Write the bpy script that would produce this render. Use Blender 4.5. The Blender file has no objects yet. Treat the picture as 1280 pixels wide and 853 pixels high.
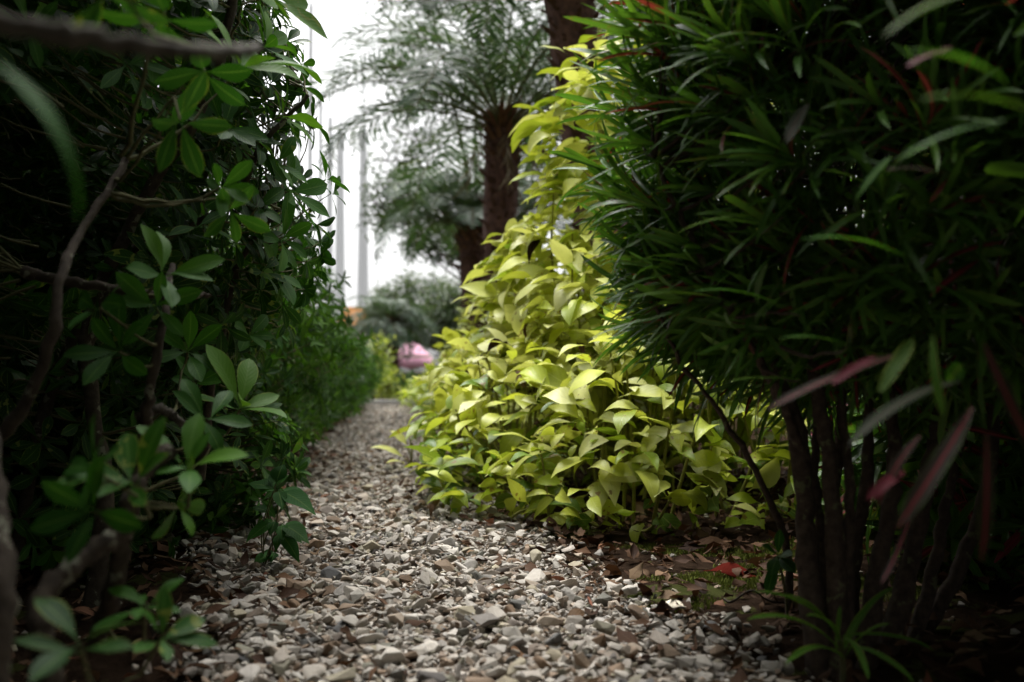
import bpy, bmesh, math
import numpy as np
from mathutils import Vector
PI = math.pi
R = math.radians
sc = bpy.context.scene
col = sc.collection

# ------------------------------------------------------------------ camera, sky, sun, exposure
CAM_H, PITCH, FPX = 0.42, math.atan(38.5 / 1244), 1244.4
cam_d = bpy.data.cameras.new("camera")
cam_d.lens = 35; cam_d.sensor_width = 36
cam_d.clip_start = 0.02; cam_d.clip_end = 3000
cam_d.dof.use_dof = True; cam_d.dof.focus_distance = 2.05; cam_d.dof.aperture_fstop = 3.2
cam_d.dof.aperture_blades = 0
cam = bpy.data.objects.new("camera", cam_d); col.objects.link(cam)
cam.location = (0, 0, CAM_H); cam.rotation_euler = (PI / 2 + PITCH, 0, 0)
sc.camera = cam

SUN_EL, SUN_AZ = R(68), R(-15)          # high, ahead of the camera and a little to the left, behind the clouds
world = bpy.data.worlds.new("World"); sc.world = world; world.use_nodes = True
wn = world.node_tree; wn.nodes.clear()
sky = wn.nodes.new("ShaderNodeTexSky"); sky.sky_type = 'NISHITA'; sky.sun_disc = False
sky.sun_elevation = SUN_EL; sky.sun_rotation = SUN_AZ; sky.dust_density = 4.0; sky.air_density = 1.2
hs = wn.nodes.new("ShaderNodeHueSaturation"); hs.inputs['Saturation'].default_value = 0.04
bgd = wn.nodes.new("ShaderNodeBackground"); bgd.inputs['Strength'].default_value = 0.12
wo = wn.nodes.new("ShaderNodeOutputWorld")
wn.links.new(sky.outputs[0], hs.inputs['Color']); wn.links.new(hs.outputs[0], bgd.inputs['Color'])
wn.links.new(bgd.outputs[0], wo.inputs['Surface'])
sun_d = bpy.data.lights.new("sun", 'SUN'); sun_d.energy = 1.9; sun_d.angle = R(35); sun_d.color = (1, 0.97, 0.93)
sun = bpy.data.objects.new("sun", sun_d); col.objects.link(sun)
sdir = Vector((math.sin(SUN_AZ) * math.cos(SUN_EL), math.cos(SUN_AZ) * math.cos(SUN_EL), math.sin(SUN_EL)))
sun.rotation_euler = sdir.to_track_quat('Z', 'Y').to_euler(); sun.location = (0, 0, 8)
sc.view_settings.view_transform = 'Standard'; sc.view_settings.look = 'None'
sc.view_settings.exposure = 1.3; sc.view_settings.gamma = 1; sc.view_settings.use_curve_mapping = False
cy = sc.cycles
cy.use_denoising = True
try: cy.denoiser = 'OPENIMAGEDENOISE'
except Exception: pass
cy.max_bounces = 6; cy.diffuse_bounces = 3; cy.glossy_bounces = 2; cy.transmission_bounces = 3
cy.transparent_max_bounces = 4; cy.caustics_reflective = False; cy.caustics_refractive = False

# ------------------------------------------------------------------ helpers
def PX(px, py, d):
    u = (px - 640) / FPX; v = (426.5 - py) / FPX
    dy = math.cos(PITCH) - v * math.sin(PITCH); dz = math.sin(PITCH) + v * math.cos(PITCH)
    s = d / dy
    return np.array([u * s, d, CAM_H + dz * s])
def unit(a):
    return a / np.maximum(np.linalg.norm(a, axis=-1, keepdims=True), 1e-9)
def hgt(x, y):
    x = np.asarray(x, float); y = np.asarray(y, float)
    f = np.clip(1 - np.abs(y - 4) / 14, 0, 1)
    return f * (0.008 * np.sin(3.1 * x + 1.3 * y) + 0.006 * np.sin(7.7 * y - 2 * x + 1) + 0.005 * np.sin(13 * x + 5 * y)
                + 0.035 * np.clip((x - (0.42 - 0.1 * y)) / 0.5, 0, 1) + 0.02 * np.clip((-0.5 - 0.13 * y - x) / 0.4, 0, 1))
def spline(pts, n=24):
    p = np.array(pts, float); k = len(p)
    if k == 2: return p[0] + (p[1] - p[0]) * np.linspace(0, 1, n)[:, None]
    q = np.vstack([2 * p[0] - p[1], p, 2 * p[-1] - p[-2]])
    out = []
    for s in np.linspace(0, k - 1 - 1e-6, n):
        i = int(s); t = s - i; a, b, c, d = q[i], q[i + 1], q[i + 2], q[i + 3]
        out.append(0.5 * (2 * b + (c - a) * t + (2 * a - 5 * b + 4 * c - d) * t * t + (3 * b - a - 3 * c + d) * t ** 3))
    return np.array(out)

class G:                                     # collects geometry, builds ONE mesh object
    def __init__(s, k=4): s.k = k; s.V = []; s.F = []; s.U = []; s.T = []; s.n = 0
    def add(s, V, F, U=None, T=None):
        V = np.asarray(V, float).reshape(-1, 3)
        if len(V) == 0: return
        s.V.append(V); s.F.append(np.asarray(F).reshape(-1, s.k) + s.n); s.n += len(V)
        s.U.append(np.zeros((len(V), 2)) if U is None else np.asarray(U).reshape(-1, 2))
        s.T.append(np.full((len(V), 3), 0.5) if T is None else np.broadcast_to(T, (len(V), 3)))
    def build(s, name, mat, root=None, smooth=True, label=None):
        V = np.vstack(s.V); F = np.vstack(s.F).astype(np.int32); U = np.vstack(s.U); T = np.vstack(s.T)
        if root is not None: V = V - np.array(ORIG[root.name])
        me = bpy.data.meshes.new(name)
        me.vertices.add(len(V)); me.vertices.foreach_set("co", V.astype(np.float32).ravel())
        me.loops.add(F.size); me.loops.foreach_set("vertex_index", F.ravel())
        me.polygons.add(len(F)); me.polygons.foreach_set("loop_start", np.arange(0, F.size, s.k, dtype=np.int32))
        me.polygons.foreach_set("use_smooth", np.full(len(F), smooth))
        uv = me.uv_layers.new(name="UVMap"); uv.data.foreach_set("uv", U[F.ravel()].astype(np.float32).ravel())
        ca = me.color_attributes.new("tint", 'FLOAT_COLOR', 'POINT')
        ca.data.foreach_set("color", np.hstack([T, np.ones((len(T), 1))]).astype(np.float32).ravel())
        me.update(calc_edges=True)
        me.materials.append(mat)
        o = bpy.data.objects.new(name, me); col.objects.link(o)
        if root is not None: o.parent = root
        if label: o['label'] = label
        return o
ORIG = {}
def thing(name, loc, label, cat, group=None):
    o = bpy.data.objects.new(name, None); col.objects.link(o); o.empty_display_size = 0.1
    o.location = [float(v) for v in loc]; ORIG[o.name] = tuple(float(v) for v in loc)
    o['label'] = label; o['category'] = cat
    if group: o['group'] = group
    return o
def tag(o, label, cat, group=None, kind=None):
    o['label'] = label; o['category'] = cat
    if group: o['group'] = group
    if kind: o['kind'] = kind
    return o

# ---- leaf outlines, t along the leaf (a narrow start is the stalk)
def lut(ts, ws):
    return lambda t: np.interp(t, ts, ws)
OBOV = lut([0, .10, .16, .3, .5, .66, .82, .93, 1], [.05, .05, .14, .50, .88, 1, .78, .38, .03])
OVATE = lut([0, .16, .20, .28, .42, .58, .75, .9, 1], [.05, .05, .45, .85, 1, .88, .55, .2, .015])
HEART = lut([0, .2, .24, .32, .44, .6, .76, .9, 1], [.05, .05, .42, .80, 1, .92, .62, .26, .015])
LINE = lut([0, .05, .15, .35, .65, .85, .95, 1], [.25, .35, .6, .9, 1, .8, .45, .05])
LANCE = lut([0, .1, .35, .6, .85, 1], [.12, .5, 1, .8, .35, .03])
BLADE = lut([0, .3, .7, 1], [.7, 1, .7, .05])

def leaves(g, P, D, N, L, W, prof, droop, rng, fold=.25, rows=8, wave=0.0, side=0.0, T=None):
    M = len(P)
    if M == 0: return
    L = np.broadcast_to(L, M); W = np.broadcast_to(W, M); droop = np.broadcast_to(droop, M); fold = np.broadcast_to(fold, M)
    side = np.broadcast_to(side, M)
    D = unit(D); N = N - (N * D).sum(1, keepdims=True) * D; N = unit(N); S = np.cross(D, N)
    t = np.linspace(0, 1, rows); w = prof(t)
    th = -droop[:, None] * (t[None, :] ** 1.3)
    ds = (L / (rows - 1))[:, None]
    sb = side[:, None] * t[None, :]
    ct, st = np.cos(th), np.sin(th)
    tan = (ct * np.cos(sb))[:, :, None] * D[:, None] + st[:, :, None] * N[:, None] + (ct * np.sin(sb))[:, :, None] * S[:, None]
    sp = np.zeros((M, rows, 3)); mid = (tan[:, 1:] + tan[:, :-1]) / 2
    sp[:, 1:] = np.cumsum(mid * ds[:, :, None], axis=1)
    sp += P[:, None]
    nt = -st[:, :, None] * D[:, None] + ct[:, :, None] * N[:, None]
    sd = unit(np.cross(tan, nt))
    ph = rng.uniform(0, 2 * PI, (M, 1)); ph2 = rng.uniform(0, 2 * PI, (M, 1))
    hw = (W[:, None] * w[None, :]) / 2
    V = np.zeros((M, rows, 3, 3))
    V[:, :, 1] = sp
    for c, sg, p in ((0, -1, ph), (2, 1, ph2)):
        lift = np.sin(fold)[:, None] * hw + wave * W[:, None] * np.sin(t[None] * 9 + p) * (w[None] > .2)
        V[:, :, c] = sp + sg * (np.cos(fold)[:, None] * hw)[:, :, None] * sd + lift[:, :, None] * nt
    base = np.array([[r * 3 + c, r * 3 + c + 1, (r + 1) * 3 + c + 1, (r + 1) * 3 + c] for r in range(rows - 1) for c in range(2)])
    F = base[None] + (np.arange(M) * rows * 3)[:, None, None]
    uv = np.zeros((rows, 3, 2)); uv[:, :, 0] = np.array([0, .5, 1]); uv[:, :, 1] = t[:, None]
    U = np.broadcast_to(uv, (M, rows, 3, 2))
    if T is None: T = rng.random((M, 3))
    TT = np.repeat(T[:, None], rows * 3, axis=1).reshape(-1, 3)
    g.add(V, F, U, TT)

def tubes(g, pts, rad, sides=6, T=None, rough=0.0, rng=None):
    pts = np.asarray(pts, float)
    if pts.ndim == 2: pts = pts[None]
    M, K, _ = pts.shape
    if M == 0: return
    rad = np.broadcast_to(rad, (M, K))
    tan = unit(np.gradient(pts, axis=1))
    up = np.where(np.abs(tan[:, :, 2:3]) > .93, np.array([1., 0, 0]), np.array([0, 0, 1.]))
    ref = np.broadcast_to(up[:, K // 2:K // 2 + 1], tan.shape)
    a = unit(np.cross(tan, ref)); b = np.cross(tan, a)
    an = np.arange(sides) * 2 * PI / sides
    r = np.broadcast_to(rad[:, :, None], (M, K, sides)).copy()
    if rough and rng is not None: r *= 1 + rough * rng.uniform(-1, 1, r.shape)
    V = pts[:, :, None] + r[..., None] * (np.cos(an)[None, None, :, None] * a[:, :, None] + np.sin(an)[None, None, :, None] * b[:, :, None])
    base = np.array([[k * sides + i, k * sides + (i + 1) % sides, (k + 1) * sides + (i + 1) % sides, (k + 1) * sides + i]
                     for k in range(K - 1) for i in range(sides)])
    F = base[None] + (np.arange(M) * K * sides)[:, None, None]
    uv = np.zeros((K, sides, 2)); uv[:, :, 0] = np.arange(sides) / sides; uv[:, :, 1] = np.linspace(0, 1, K)[:, None]
    g.add(V, F, np.broadcast_to(uv, (M, K, sides, 2)), T)
    for e, rr in ((0, 0), (K - 1, 1)):       # end caps for even side counts
        if sides == 6 or sides == 4 or sides == 8:
            for m in range(M if M < 60 else 0):
                ring = V[m, e]
                c4 = [[0, 1, 2, 3], [3, 4, 5, 0]] if sides == 6 else ([[0, 1, 2, 3]] if sides == 4 else [[0, 1, 2, 3], [3, 4, 5, 6], [6, 7, 0, 3]])
                g.add(ring, c4, None, T)

def stem(g, pts, r0, r1, rng, n=28, sides=8, rough=.10, wob=0.0, power=1.0):
    p = spline(pts, n)
    if wob: p[1:] += rng.normal(0, wob, (n - 1, 3))
    t = np.linspace(0, 1, n)
    r = r0 + (r1 - r0) * t ** power
    r = r * (1 + .10 * np.sin(t * 23 + rng.uniform(0, 6)) * (rng.random(n) > .3))
    tubes(g, p, r[None], sides, None, rough, rng)
    return p

def shell(ells, n, rng, depth=.3, zmin=0.05, inner=.78, pw=1.5, keep=None):
    E = np.array(ells, float); w = (E[:, 3] * E[:, 4] + E[:, 4] * E[:, 5] + E[:, 3] * E[:, 5]); w /= w.sum()
    PP, NN = [], []; tot = 0
    while tot < n:
        m = n * 2
        i = rng.choice(len(E), m, p=w); u = unit(rng.normal(size=(m, 3)))
        s = 1 - depth * rng.random(m) ** pw
        bump = 1 + .07 * np.sin(7 * u[:, 0] + i) * np.sin(6 * u[:, 2] + 2 * i) + .05 * np.sin(13 * u[:, 1] + 5 * i)
        p = E[i, :3] + E[i, 3:] * u * (s * bump)[:, None]
        nr = unit(u / E[i, 3:])
        ok = p[:, 2] > zmin
        for j in range(len(E)):
            q = ((p - E[j, :3]) / E[j, 3:]) ** 2
            ok &= (i == j) | (q.sum(1) > inner ** 2)
        if keep is not None: ok &= keep(p)
        PP.append(p[ok]); NN.append(nr[ok]); tot += ok.sum()
        if tot == 0: break
    return np.vstack(PP)[:n], np.vstack(NN)[:n]

def rosettes(g, C, A, k, L, W, rng, prof=OBOV, tilt=(50, 95), droop=(.1, .7), rows=8, fold=.22, T=None, young=.15):
    M = len(C)
    if M == 0: return
    A = unit(A); ref = unit(rng.normal(size=(M, 3))); X = unit(np.cross(A, ref)); Y = np.cross(A, X)
    Tm = rng.random((M, 3)) if T is None else T
    L = np.broadcast_to(L, M); W = np.broadcast_to(W, M)
    for j in range(k):
        az = 2 * PI * (j + rng.uniform(-.25, .25, M)) / k
        tl = np.radians(rng.uniform(tilt[0], tilt[1], M))
        rad = np.cos(az)[:, None] * X + np.sin(az)[:, None] * Y
        D = np.cos(tl)[:, None] * A + np.sin(tl)[:, None] * rad
        N = np.sin(tl)[:, None] * A - np.cos(tl)[:, None] * rad + rng.normal(0, .15, (M, 3))
        s = rng.uniform(.65, 1.1, M)
        t = np.clip(Tm + rng.normal(0, .06, (M, 3)), 0, 1)
        leaves(g, C + rng.normal(0, .002, (M, 3)), D, N, L * s, W * s, prof, rng.uniform(droop[0], droop[1], M), rng, fold, rows, .03,
               rng.normal(0, .12, M), t)

def twigs(g, C, SK, rng, r=.0025, sag=.15, sides=4, K=6, frac=.6, maxlen=.30):
    """thin twigs from the nearest points of the skeleton SK to the clusters C"""
    SK = np.asarray(SK); idx = np.zeros(len(C), int)
    for a in range(0, len(C), 2000):
        d = np.linalg.norm(C[a:a + 2000, None] - SK[None], axis=2) + np.where(SK[None, :, 2] > C[a:a + 2000, None, 2] + .02, .5, 0)
        idx[a:a + 2000] = d.argmin(1)
    B = SK[idx]; v = B - C; l0 = np.linalg.norm(v, axis=1, keepdims=True); B = C + v / np.maximum(l0, 1e-6) * np.minimum(l0, maxlen); t = np.linspace(0, 1, K)[None, :, None]
    mid = (C + B) / 2; ln = np.linalg.norm(C - B, axis=1, keepdims=True)
    mid = mid - np.array([0, 0, 1.]) * ln * sag + rng.normal(0, .05, C.shape) * ln
    p = (1 - t) ** 2 * B[:, None] + 2 * t * (1 - t) * mid[:, None] + t ** 2 * C[:, None]
    p = p + rng.normal(0, .012, p.shape) * ln[:, None] * (t > 0) * (t < 1)
    rr = r * (1.6 - t[..., 0]) * np.ones((len(C), 1)) * (1 + .8 * np.clip(ln, 0, 1.2))
    tubes(g, p, rr, sides)
    return p

# ------------------------------------------------------------------ materials
def newmat(name):
    m = bpy.data.materials.new(name); m.use_nodes = True; m.node_tree.nodes.clear(); return m, m.node_tree
def nd(t, typ, **kw):
    n = t.nodes.new(typ)
    for k, v in kw.items(): setattr(n, k, v)
    return n
def ramp(t, fac, stops, interp='LINEAR'):
    r = nd(t, "ShaderNodeValToRGB"); cr = r.color_ramp; cr.interpolation = interp
    while len(cr.elements) < len(stops): cr.elements.new(.5)
    for e, (p, c) in zip(cr.elements, stops): e.position = p; e.color = (*c, 1)
    t.links.new(fac, r.inputs[0]); return r.outputs[0]
def mix(t, fac, a, b, mode='MIX'):
    m = nd(t, "ShaderNodeMix", data_type='RGBA', blend_type=mode)
    for s, v in ((m.inputs[0], fac), (m.inputs[6], a), (m.inputs[7], b)):
        if isinstance(v, (int, float)): s.default_value = v
        elif isinstance(v, tuple): s.default_value = (*v, 1)
        else: t.links.new(v, s)
    return m.outputs[2]
def math_(t, op, a, b=0.0):
    m = nd(t, "ShaderNodeMath", operation=op)
    for s, v in ((m.inputs[0], a), (m.inputs[1], b)):
        if isinstance(v, (int, float)): s.default_value = v
        else: t.links.new(v, s)
    return m.outputs[0]
def noise(t, scale, detail=3, rough=.55, vec=None):
    n = nd(t, "ShaderNodeTexNoise"); n.inputs['Scale'].default_value = scale; n.inputs['Detail'].default_value = detail
    n.inputs['Roughness'].default_value = rough
    if vec is None:
        tc = nd(t, "ShaderNodeTexCoord"); vec = tc.outputs['Object']
    t.links.new(vec, n.inputs['Vector']); return n.outputs[0]
def tint(t):
    a = nd(t, "ShaderNodeAttribute", attribute_name="tint"); s = nd(t, "ShaderNodeSeparateColor")
    t.links.new(a.outputs['Color'], s.inputs[0]); return s.outputs
def finish(t, colr, rough=.5, trans=0.0, transcol=None, bump=None, bstr=.3, bdist=.002, spec=.38):
    p = nd(t, "ShaderNodeBsdfPrincipled"); o = nd(t, "ShaderNodeOutputMaterial")
    t.links.new(colr, p.inputs['Base Color'])
    if isinstance(rough, (int, float)): p.inputs['Roughness'].default_value = rough
    else: t.links.new(rough, p.inputs['Roughness'])
    p.inputs['Specular IOR Level'].default_value = spec
    if bump is not None:
        b = nd(t, "ShaderNodeBump"); b.inputs['Strength'].default_value = bstr; b.inputs['Distance'].default_value = bdist
        t.links.new(bump, b.inputs['Height']); t.links.new(b.outputs[0], p.inputs['Normal'])
    if trans:
        tr = nd(t, "ShaderNodeBsdfTranslucent"); ms = nd(t, "ShaderNodeMixShader"); ms.inputs[0].default_value = trans
        t.links.new(transcol if transcol is not None else colr, tr.inputs['Color'])
        t.links.new(p.outputs[0], ms.inputs[1]); t.links.new(tr.outputs[0], ms.inputs[2]); t.links.new(ms.outputs[0], o.inputs[0])
    else: t.links.new(p.outputs[0], o.inputs[0])

def leaf_mat(name, stops, rib=(.12, .2, .05), ribf=.5, ribw=.035, edge=None, edgew=.0, spots=None, rough=.38, trans=.3, veins=14, tc_boost=(1.25, 1.3, .5), ribred=None, vstr=.35, spec=.38):
    m, t = newmat(name)
    tn = tint(t); c = ramp(t, tn[0], stops)
    uvn = nd(t, "ShaderNodeUVMap"); sx = nd(t, "ShaderNodeSeparateXYZ"); t.links.new(uvn.outputs[0], sx.inputs[0])
    du = math_(t, 'ABSOLUTE', math_(t, 'SUBTRACT', sx.outputs[0], .5))             # 0 on the midrib, .5 at the edge
    nz = noise(t, 38, 4, .6)
    c = mix(t, math_(t, 'MULTIPLY', nz, .55), c, mix(t, 1.0, c, (.55, .62, .5), 'MULTIPLY'))
    val = math_(t, 'ADD', math_(t, 'MULTIPLY', tn[1], .55), .70)
    vc = nd(t, "ShaderNodeCombineColor")
    for i in range(3): t.links.new(val, vc.inputs[i])
    c = mix(t, 1.0, c, vc.outputs[0], 'MULTIPLY')
    # side veins slant forward from the midrib
    ph = math_(t, 'SUBTRACT', math_(t, 'MULTIPLY', sx.outputs[1], float(veins)), math_(t, 'MULTIPLY', du, 5.0))
    sn = math_(t, 'SINE', math_(t, 'MULTIPLY', ph, 2 * PI))
    vein = math_(t, 'MULTIPLY', math_(t, 'GREATER_THAN', sn, .88), vstr)
    c = mix(t, math_(t, 'MULTIPLY', vein, .5), c, rib)
    if edge is not None:
        ed = math_(t, 'MULTIPLY', math_(t, 'GREATER_THAN', math_(t, 'ADD', du, math_(t, 'MULTIPLY', nz, .25)), .5 - edgew + .12), math_(t, 'GREATER_THAN', tn[2], .6))
        c = mix(t, math_(t, 'MULTIPLY', ed, .7), c, edge)
    rb = math_(t, 'LESS_THAN', du, ribw)
    c = mix(t, math_(t, 'MULTIPLY', rb, ribf), c, rib)
    if ribred is not None:
        rr = math_(t, 'MULTIPLY', math_(t, 'LESS_THAN', math_(t, 'ADD', du, math_(t, 'MULTIPLY', nz, .12)), .17), math_(t, 'GREATER_THAN', tn[0], .86))
        c = mix(t, rr, c, ribred)
    if spots is not None:
        sp = noise(t, 55, 2, .5)
        sf = math_(t, 'MULTIPLY', math_(t, 'GREATER_THAN', sp, .63), math_(t, 'GREATER_THAN', tn[2], .75))
        c = mix(t, math_(t, 'MULTIPLY', sf, .75), c, spots)
    tc = mix(t, 1.0, c, tc_boost, 'MULTIPLY')
    rg = math_(t, 'ADD', math_(t, 'MULTIPLY', nz, .2), rough - .1)
    finish(t, c, rg, trans, tc, bump=math_(t, 'ADD', math_(t, 'MULTIPLY', sn, .5), math_(t, 'MULTIPLY', nz, 2.0)), bstr=.3, bdist=.0008, spec=spec)
    return m

def bark_mat(name, a, b, scale=60, rough=.85, lichen=None, lo=.66):
    m, t = newmat(name)
    n1 = noise(t, scale, 6, .65); n2 = noise(t, scale * .22, 3, .5)
    c = ramp(t, n1, [(.3, a), (.7, b)])
    c = mix(t, math_(t, 'MULTIPLY', n2, .6), c, mix(t, 1.0, c, (.5, .5, .5), 'MULTIPLY'))
    if lichen: c = mix(t, math_(t, 'MULTIPLY', math_(t, 'GREATER_THAN', noise(t, scale * .5, 4, .6), lo), .6), c, lichen)
    finish(t, c, rough, bump=n1, bstr=.8, bdist=.004, spec=.2); return m

M_SCHEF = leaf_mat("glossy green leaf", [(0, (.013, .046, .009)), (.55, (.020, .075, .011)), (.85, (.045, .14, .016)), (1, (.10, .22, .024))],
                   rib=(.14, .26, .06), spots=(.20, .24, .05), rough=.48, trans=.30, spec=.14, veins=11, edge=(.2, .26, .05), edgew=.03)
M_HEDGE = leaf_mat("dull green hedge leaf", spec=.15, stops= [(0, (.022, .06, .010)), (.6, (.042, .11, .015)), (1, (.09, .19, .025))], rough=.5, trans=.3)
M_LIME = leaf_mat("lime yellow leaf", [(0, (.12, .22, .025)), (.22, (.39, .50, .04)), (.5, (.67, .71, .10)), (1, (.82, .81, .36))],
                  rib=(.62, .66, .22), ribf=.45, ribw=.02, spots=(.22, .10, .03), rough=.36, trans=.36, veins=9, tc_boost=(1.0, 1.0, .6), vstr=.22, spec=.3)
M_LIMEFAR = leaf_mat("yellow green leaf", [(0, (.11, .20, .035)), (.4, (.30, .38, .05)), (1, (.58, .60, .14))], rib=(.6, .6, .2), rough=.4, trans=.35, vstr=.1)
M_CROT = leaf_mat("narrow variegated leaf", [(0, (.045, .115, .018)), (.5, (.095, .23, .034)), (.84, (.18, .34, .055)), (.88, (.07, .04, .025)), (.95, (.11, .022, .025)), (1, (.28, .04, .05))],
                  rib=(.13, .24, .06), ribf=.6, ribw=.06, edge=(.20, .25, .05), edgew=.10, rough=.34, trans=.28, veins=3, ribred=(.42, .06, .09), spots=(.16, .16, .05), vstr=.1, spec=.3)
M_CROTG = leaf_mat("green yellow edged leaf", [(0, (.022, .085, .010)), (1, (.05, .15, .016))], rib=(.16, .24, .05), ribf=.7, ribw=.08,
                   edge=(.20, .26, .05), edgew=.12, rough=.6, trans=.38, veins=3, spec=.10, vstr=.05)
M_CROTR = leaf_mat("red ribbed leaf", [(0, (.018, .014, .012)), (1, (.03, .026, .016))], rib=(.20, .02, .035), ribf=.8, ribw=.06, edge=(.06, .12, .03), edgew=.02, rough=.5, trans=.12, veins=5, vstr=.1, spec=.04)
M_PINK = leaf_mat("pink red leaf", [(0, (.08, .012, .02)), (1, (.12, .02, .03))], rib=(.18, .06, .07), rough=.5, trans=.2, vstr=.1, spec=.04)
M_GREY = leaf_mat("greyish old leaf", [(0, (.020, .028, .016)), (1, (.035, .04, .025))], rib=(.12, .05, .06), rough=.55, trans=.1, veins=3, vstr=.1, spec=.04)
M_WEED = leaf_mat("matt weed leaf", [(0, (.018, .08, .012)), (1, (.035, .12, .018))], rough=.65, trans=.3, spec=.12, vstr=.1)
M_PALM = leaf_mat("palm leaflet", [(0, (.035, .075, .042)), (.7, (.06, .115, .062)), (1, (.12, .17, .08))], rib=(.1, .13, .06), rough=.35, trans=.2, veins=2)
M_PALMD = leaf_mat("dry palm leaflet", [(0, (.12, .08, .05)), (1, (.20, .14, .08))], rough=.6, trans=.1, veins=2)
M_TREE = leaf_mat("background tree leaf", [(0, (.030, .060, .028)), (.7, (.055, .095, .040)), (1, (.12, .16, .06))], rough=.42, trans=.3)
M_FARB = leaf_mat("far shrub leaf", [(0, (.05, .085, .045)), (.7, (.08, .13, .065)), (1, (.17, .2, .11))], rough=.45, trans=.3)
M_RED = leaf_mat("fallen red leaf", [(0, (.055, .008, .006)), (1, (.08, .012, .008))], rib=(.07, .015, .01), rough=.7, trans=.05, spec=.0, tc_boost=(1, .6, .5))
M_DEAD = leaf_mat("dead brown leaf", [(0, (.030, .016, .011)), (.35, (.075, .038, .022)), (.75, (.13, .072, .042)), (.93, (.24, .16, .10)), (1, (.20, .07, .045))],
                  rib=(.10, .06, .04), rough=.62, trans=.06, spec=.05, tc_boost=(1.1, .8, .5), veins=10)
M_LITTER = M_DEAD
M_PALEB = bark_mat('pale lichen bark', (.035, .03, .023), (.13, .115, .09), 60, lichen=(.24, .25, .19), lo=.58)
M_BARK = bark_mat("grey brown bark", (.028, .021, .015), (.085, .066, .048), 70, lichen=(.22, .23, .17), lo=.62)
M_BARKD = bark_mat("dark brown bark", (.030, .021, .016), (.105, .074, .055), 80, lichen=(.13, .15, .07), lo=.64)
M_TWIG = bark_mat("green brown twig", (.07, .075, .03), (.14, .13, .06), 90)
M_PTRUNK = bark_mat("palm trunk fibre", (.040, .022, .018), (.15, .075, .055), 35)
M_SHEATH = bark_mat("palm sheath fibre", (.10, .045, .03), (.26, .13, .08), 30)
M_LSTEM = bark_mat("yellow green stem", (.20, .21, .05), (.33, .31, .09), 50)

m, t = newmat("gravel stone"); M_STONE = m
tn = tint(t)
c = ramp(t, tn[0], [(0, (.47, .43, .38)), (.28, (.61, .575, .52)), (.40, (.34, .32, .30)), (.50, (.48, .40, .32)), (.64, (.64, .61, .57)), (.70, (.22, .15, .10)),
                    (.80, (.36, .28, .21)), (.88, (.14, .14, .145)), (.94, (.29, .28, .22)), (1, (.50, .44, .33))])
nz = noise(t, 90, 5, .65); nz2 = noise(t, 420, 3, .6)
c = mix(t, math_(t, 'MULTIPLY', nz, .8), c, mix(t, 1.0, c, (.55, .52, .47), 'MULTIPLY'))
vc = nd(t, "ShaderNodeCombineColor"); vv = math_(t, 'ADD', math_(t, 'MULTIPLY', tn[1], .5), .62)
for i in range(3): t.links.new(vv, vc.inputs[i])
c = mix(t, 1.0, c, vc.outputs[0], 'MULTIPLY')
finish(t, c, .75, bump=math_(t, 'ADD', nz, math_(t, 'MULTIPLY', nz2, .5)), bstr=.7, bdist=.002, spec=.12)

m, t = newmat("damp soil"); M_SOIL = m
n1 = noise(t, 22, 8, .7); n2 = noise(t, 3.0, 4, .6); n3 = noise(t, 160, 4, .7)
c = ramp(t, n1, [(.3, (.014, .009, .006)), (.55, (.036, .023, .015)), (.75, (.075, .048, .031))])
c = mix(t, math_(t, 'MULTIPLY', n3, .5), c, (.03, .02, .015))
mo = math_(t, 'MULTIPLY', math_(t, 'GREATER_THAN', math_(t, 'ADD', n2, math_(t, 'MULTIPLY', n1, .25)), .70), .6)
c = mix(t, mo, c, (.06, .075, .02))
finish(t, c, .9, bump=math_(t, 'ADD', n1, math_(t, 'MULTIPLY', n3, .4)), bstr=.9, bdist=.02, spec=.0)
m, t = newmat("fine grit"); M_GRIT = m
vo = nd(t, "ShaderNodeTexVoronoi"); vo.inputs['Scale'].default_value = 70
tc = nd(t, "ShaderNodeTexCoord"); t.links.new(tc.outputs['Object'], vo.inputs['Vector'])
sp = nd(t, "ShaderNodeSeparateColor"); t.links.new(vo.outputs['Color'], sp.inputs[0])
c = ramp(t, sp.outputs[0], [(0, (.08, .06, .045)), (.5, (.20, .165, .13)), (1, (.38, .35, .31))])
c = mix(t, math_(t, 'MULTIPLY', noise(t, 6, 4, .6), .6), c, (.07, .05, .038))
finish(t, c, .9, bump=math_(t, 'MULTIPLY', vo.outputs['Distance'], -1.0), bstr=.9, bdist=.008, spec=.0)
m, t = newmat("green moss"); M_MOSS = m
c = ramp(t, tint(t)[0], [(0, (.06, .085, .014)), (1, (.17, .19, .035))]); finish(t, c, .9, .15, spec=.1)
def flat_mat(name, a, b, scale=20, rough=.7, bs=.3):
    m, t = newmat(name); n = noise(t, scale, 5, .6); c = ramp(t, n, [(.3, a), (.7, b)]); finish(t, c, rough, bump=n, bstr=bs, bdist=.004, spec=.3); return m
M_CONC = flat_mat("weathered concrete", (.30, .29, .27), (.46, .45, .42))
M_PYL = flat_mat("pale painted steel", (.74, .77, .79), (.80, .82, .84), 3, .5, .02)
M_ORANGE = flat_mat("orange awning", (.60, .24, .07), (.72, .32, .10), 8)
M_WALL = flat_mat("cream wall", (.50, .46, .40), (.6, .56, .5), 8)
M_PINKC = flat_mat("pink canvas", (.86, .42, .58), (.90, .52, .66), 5)
M_CREAM = flat_mat("cream trim", (.75, .66, .50), (.8, .72, .58), 5)
M_METAL = flat_mat("grey pole paint", (.3, .3, .3), (.36, .36, .36), 5, .4)

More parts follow.
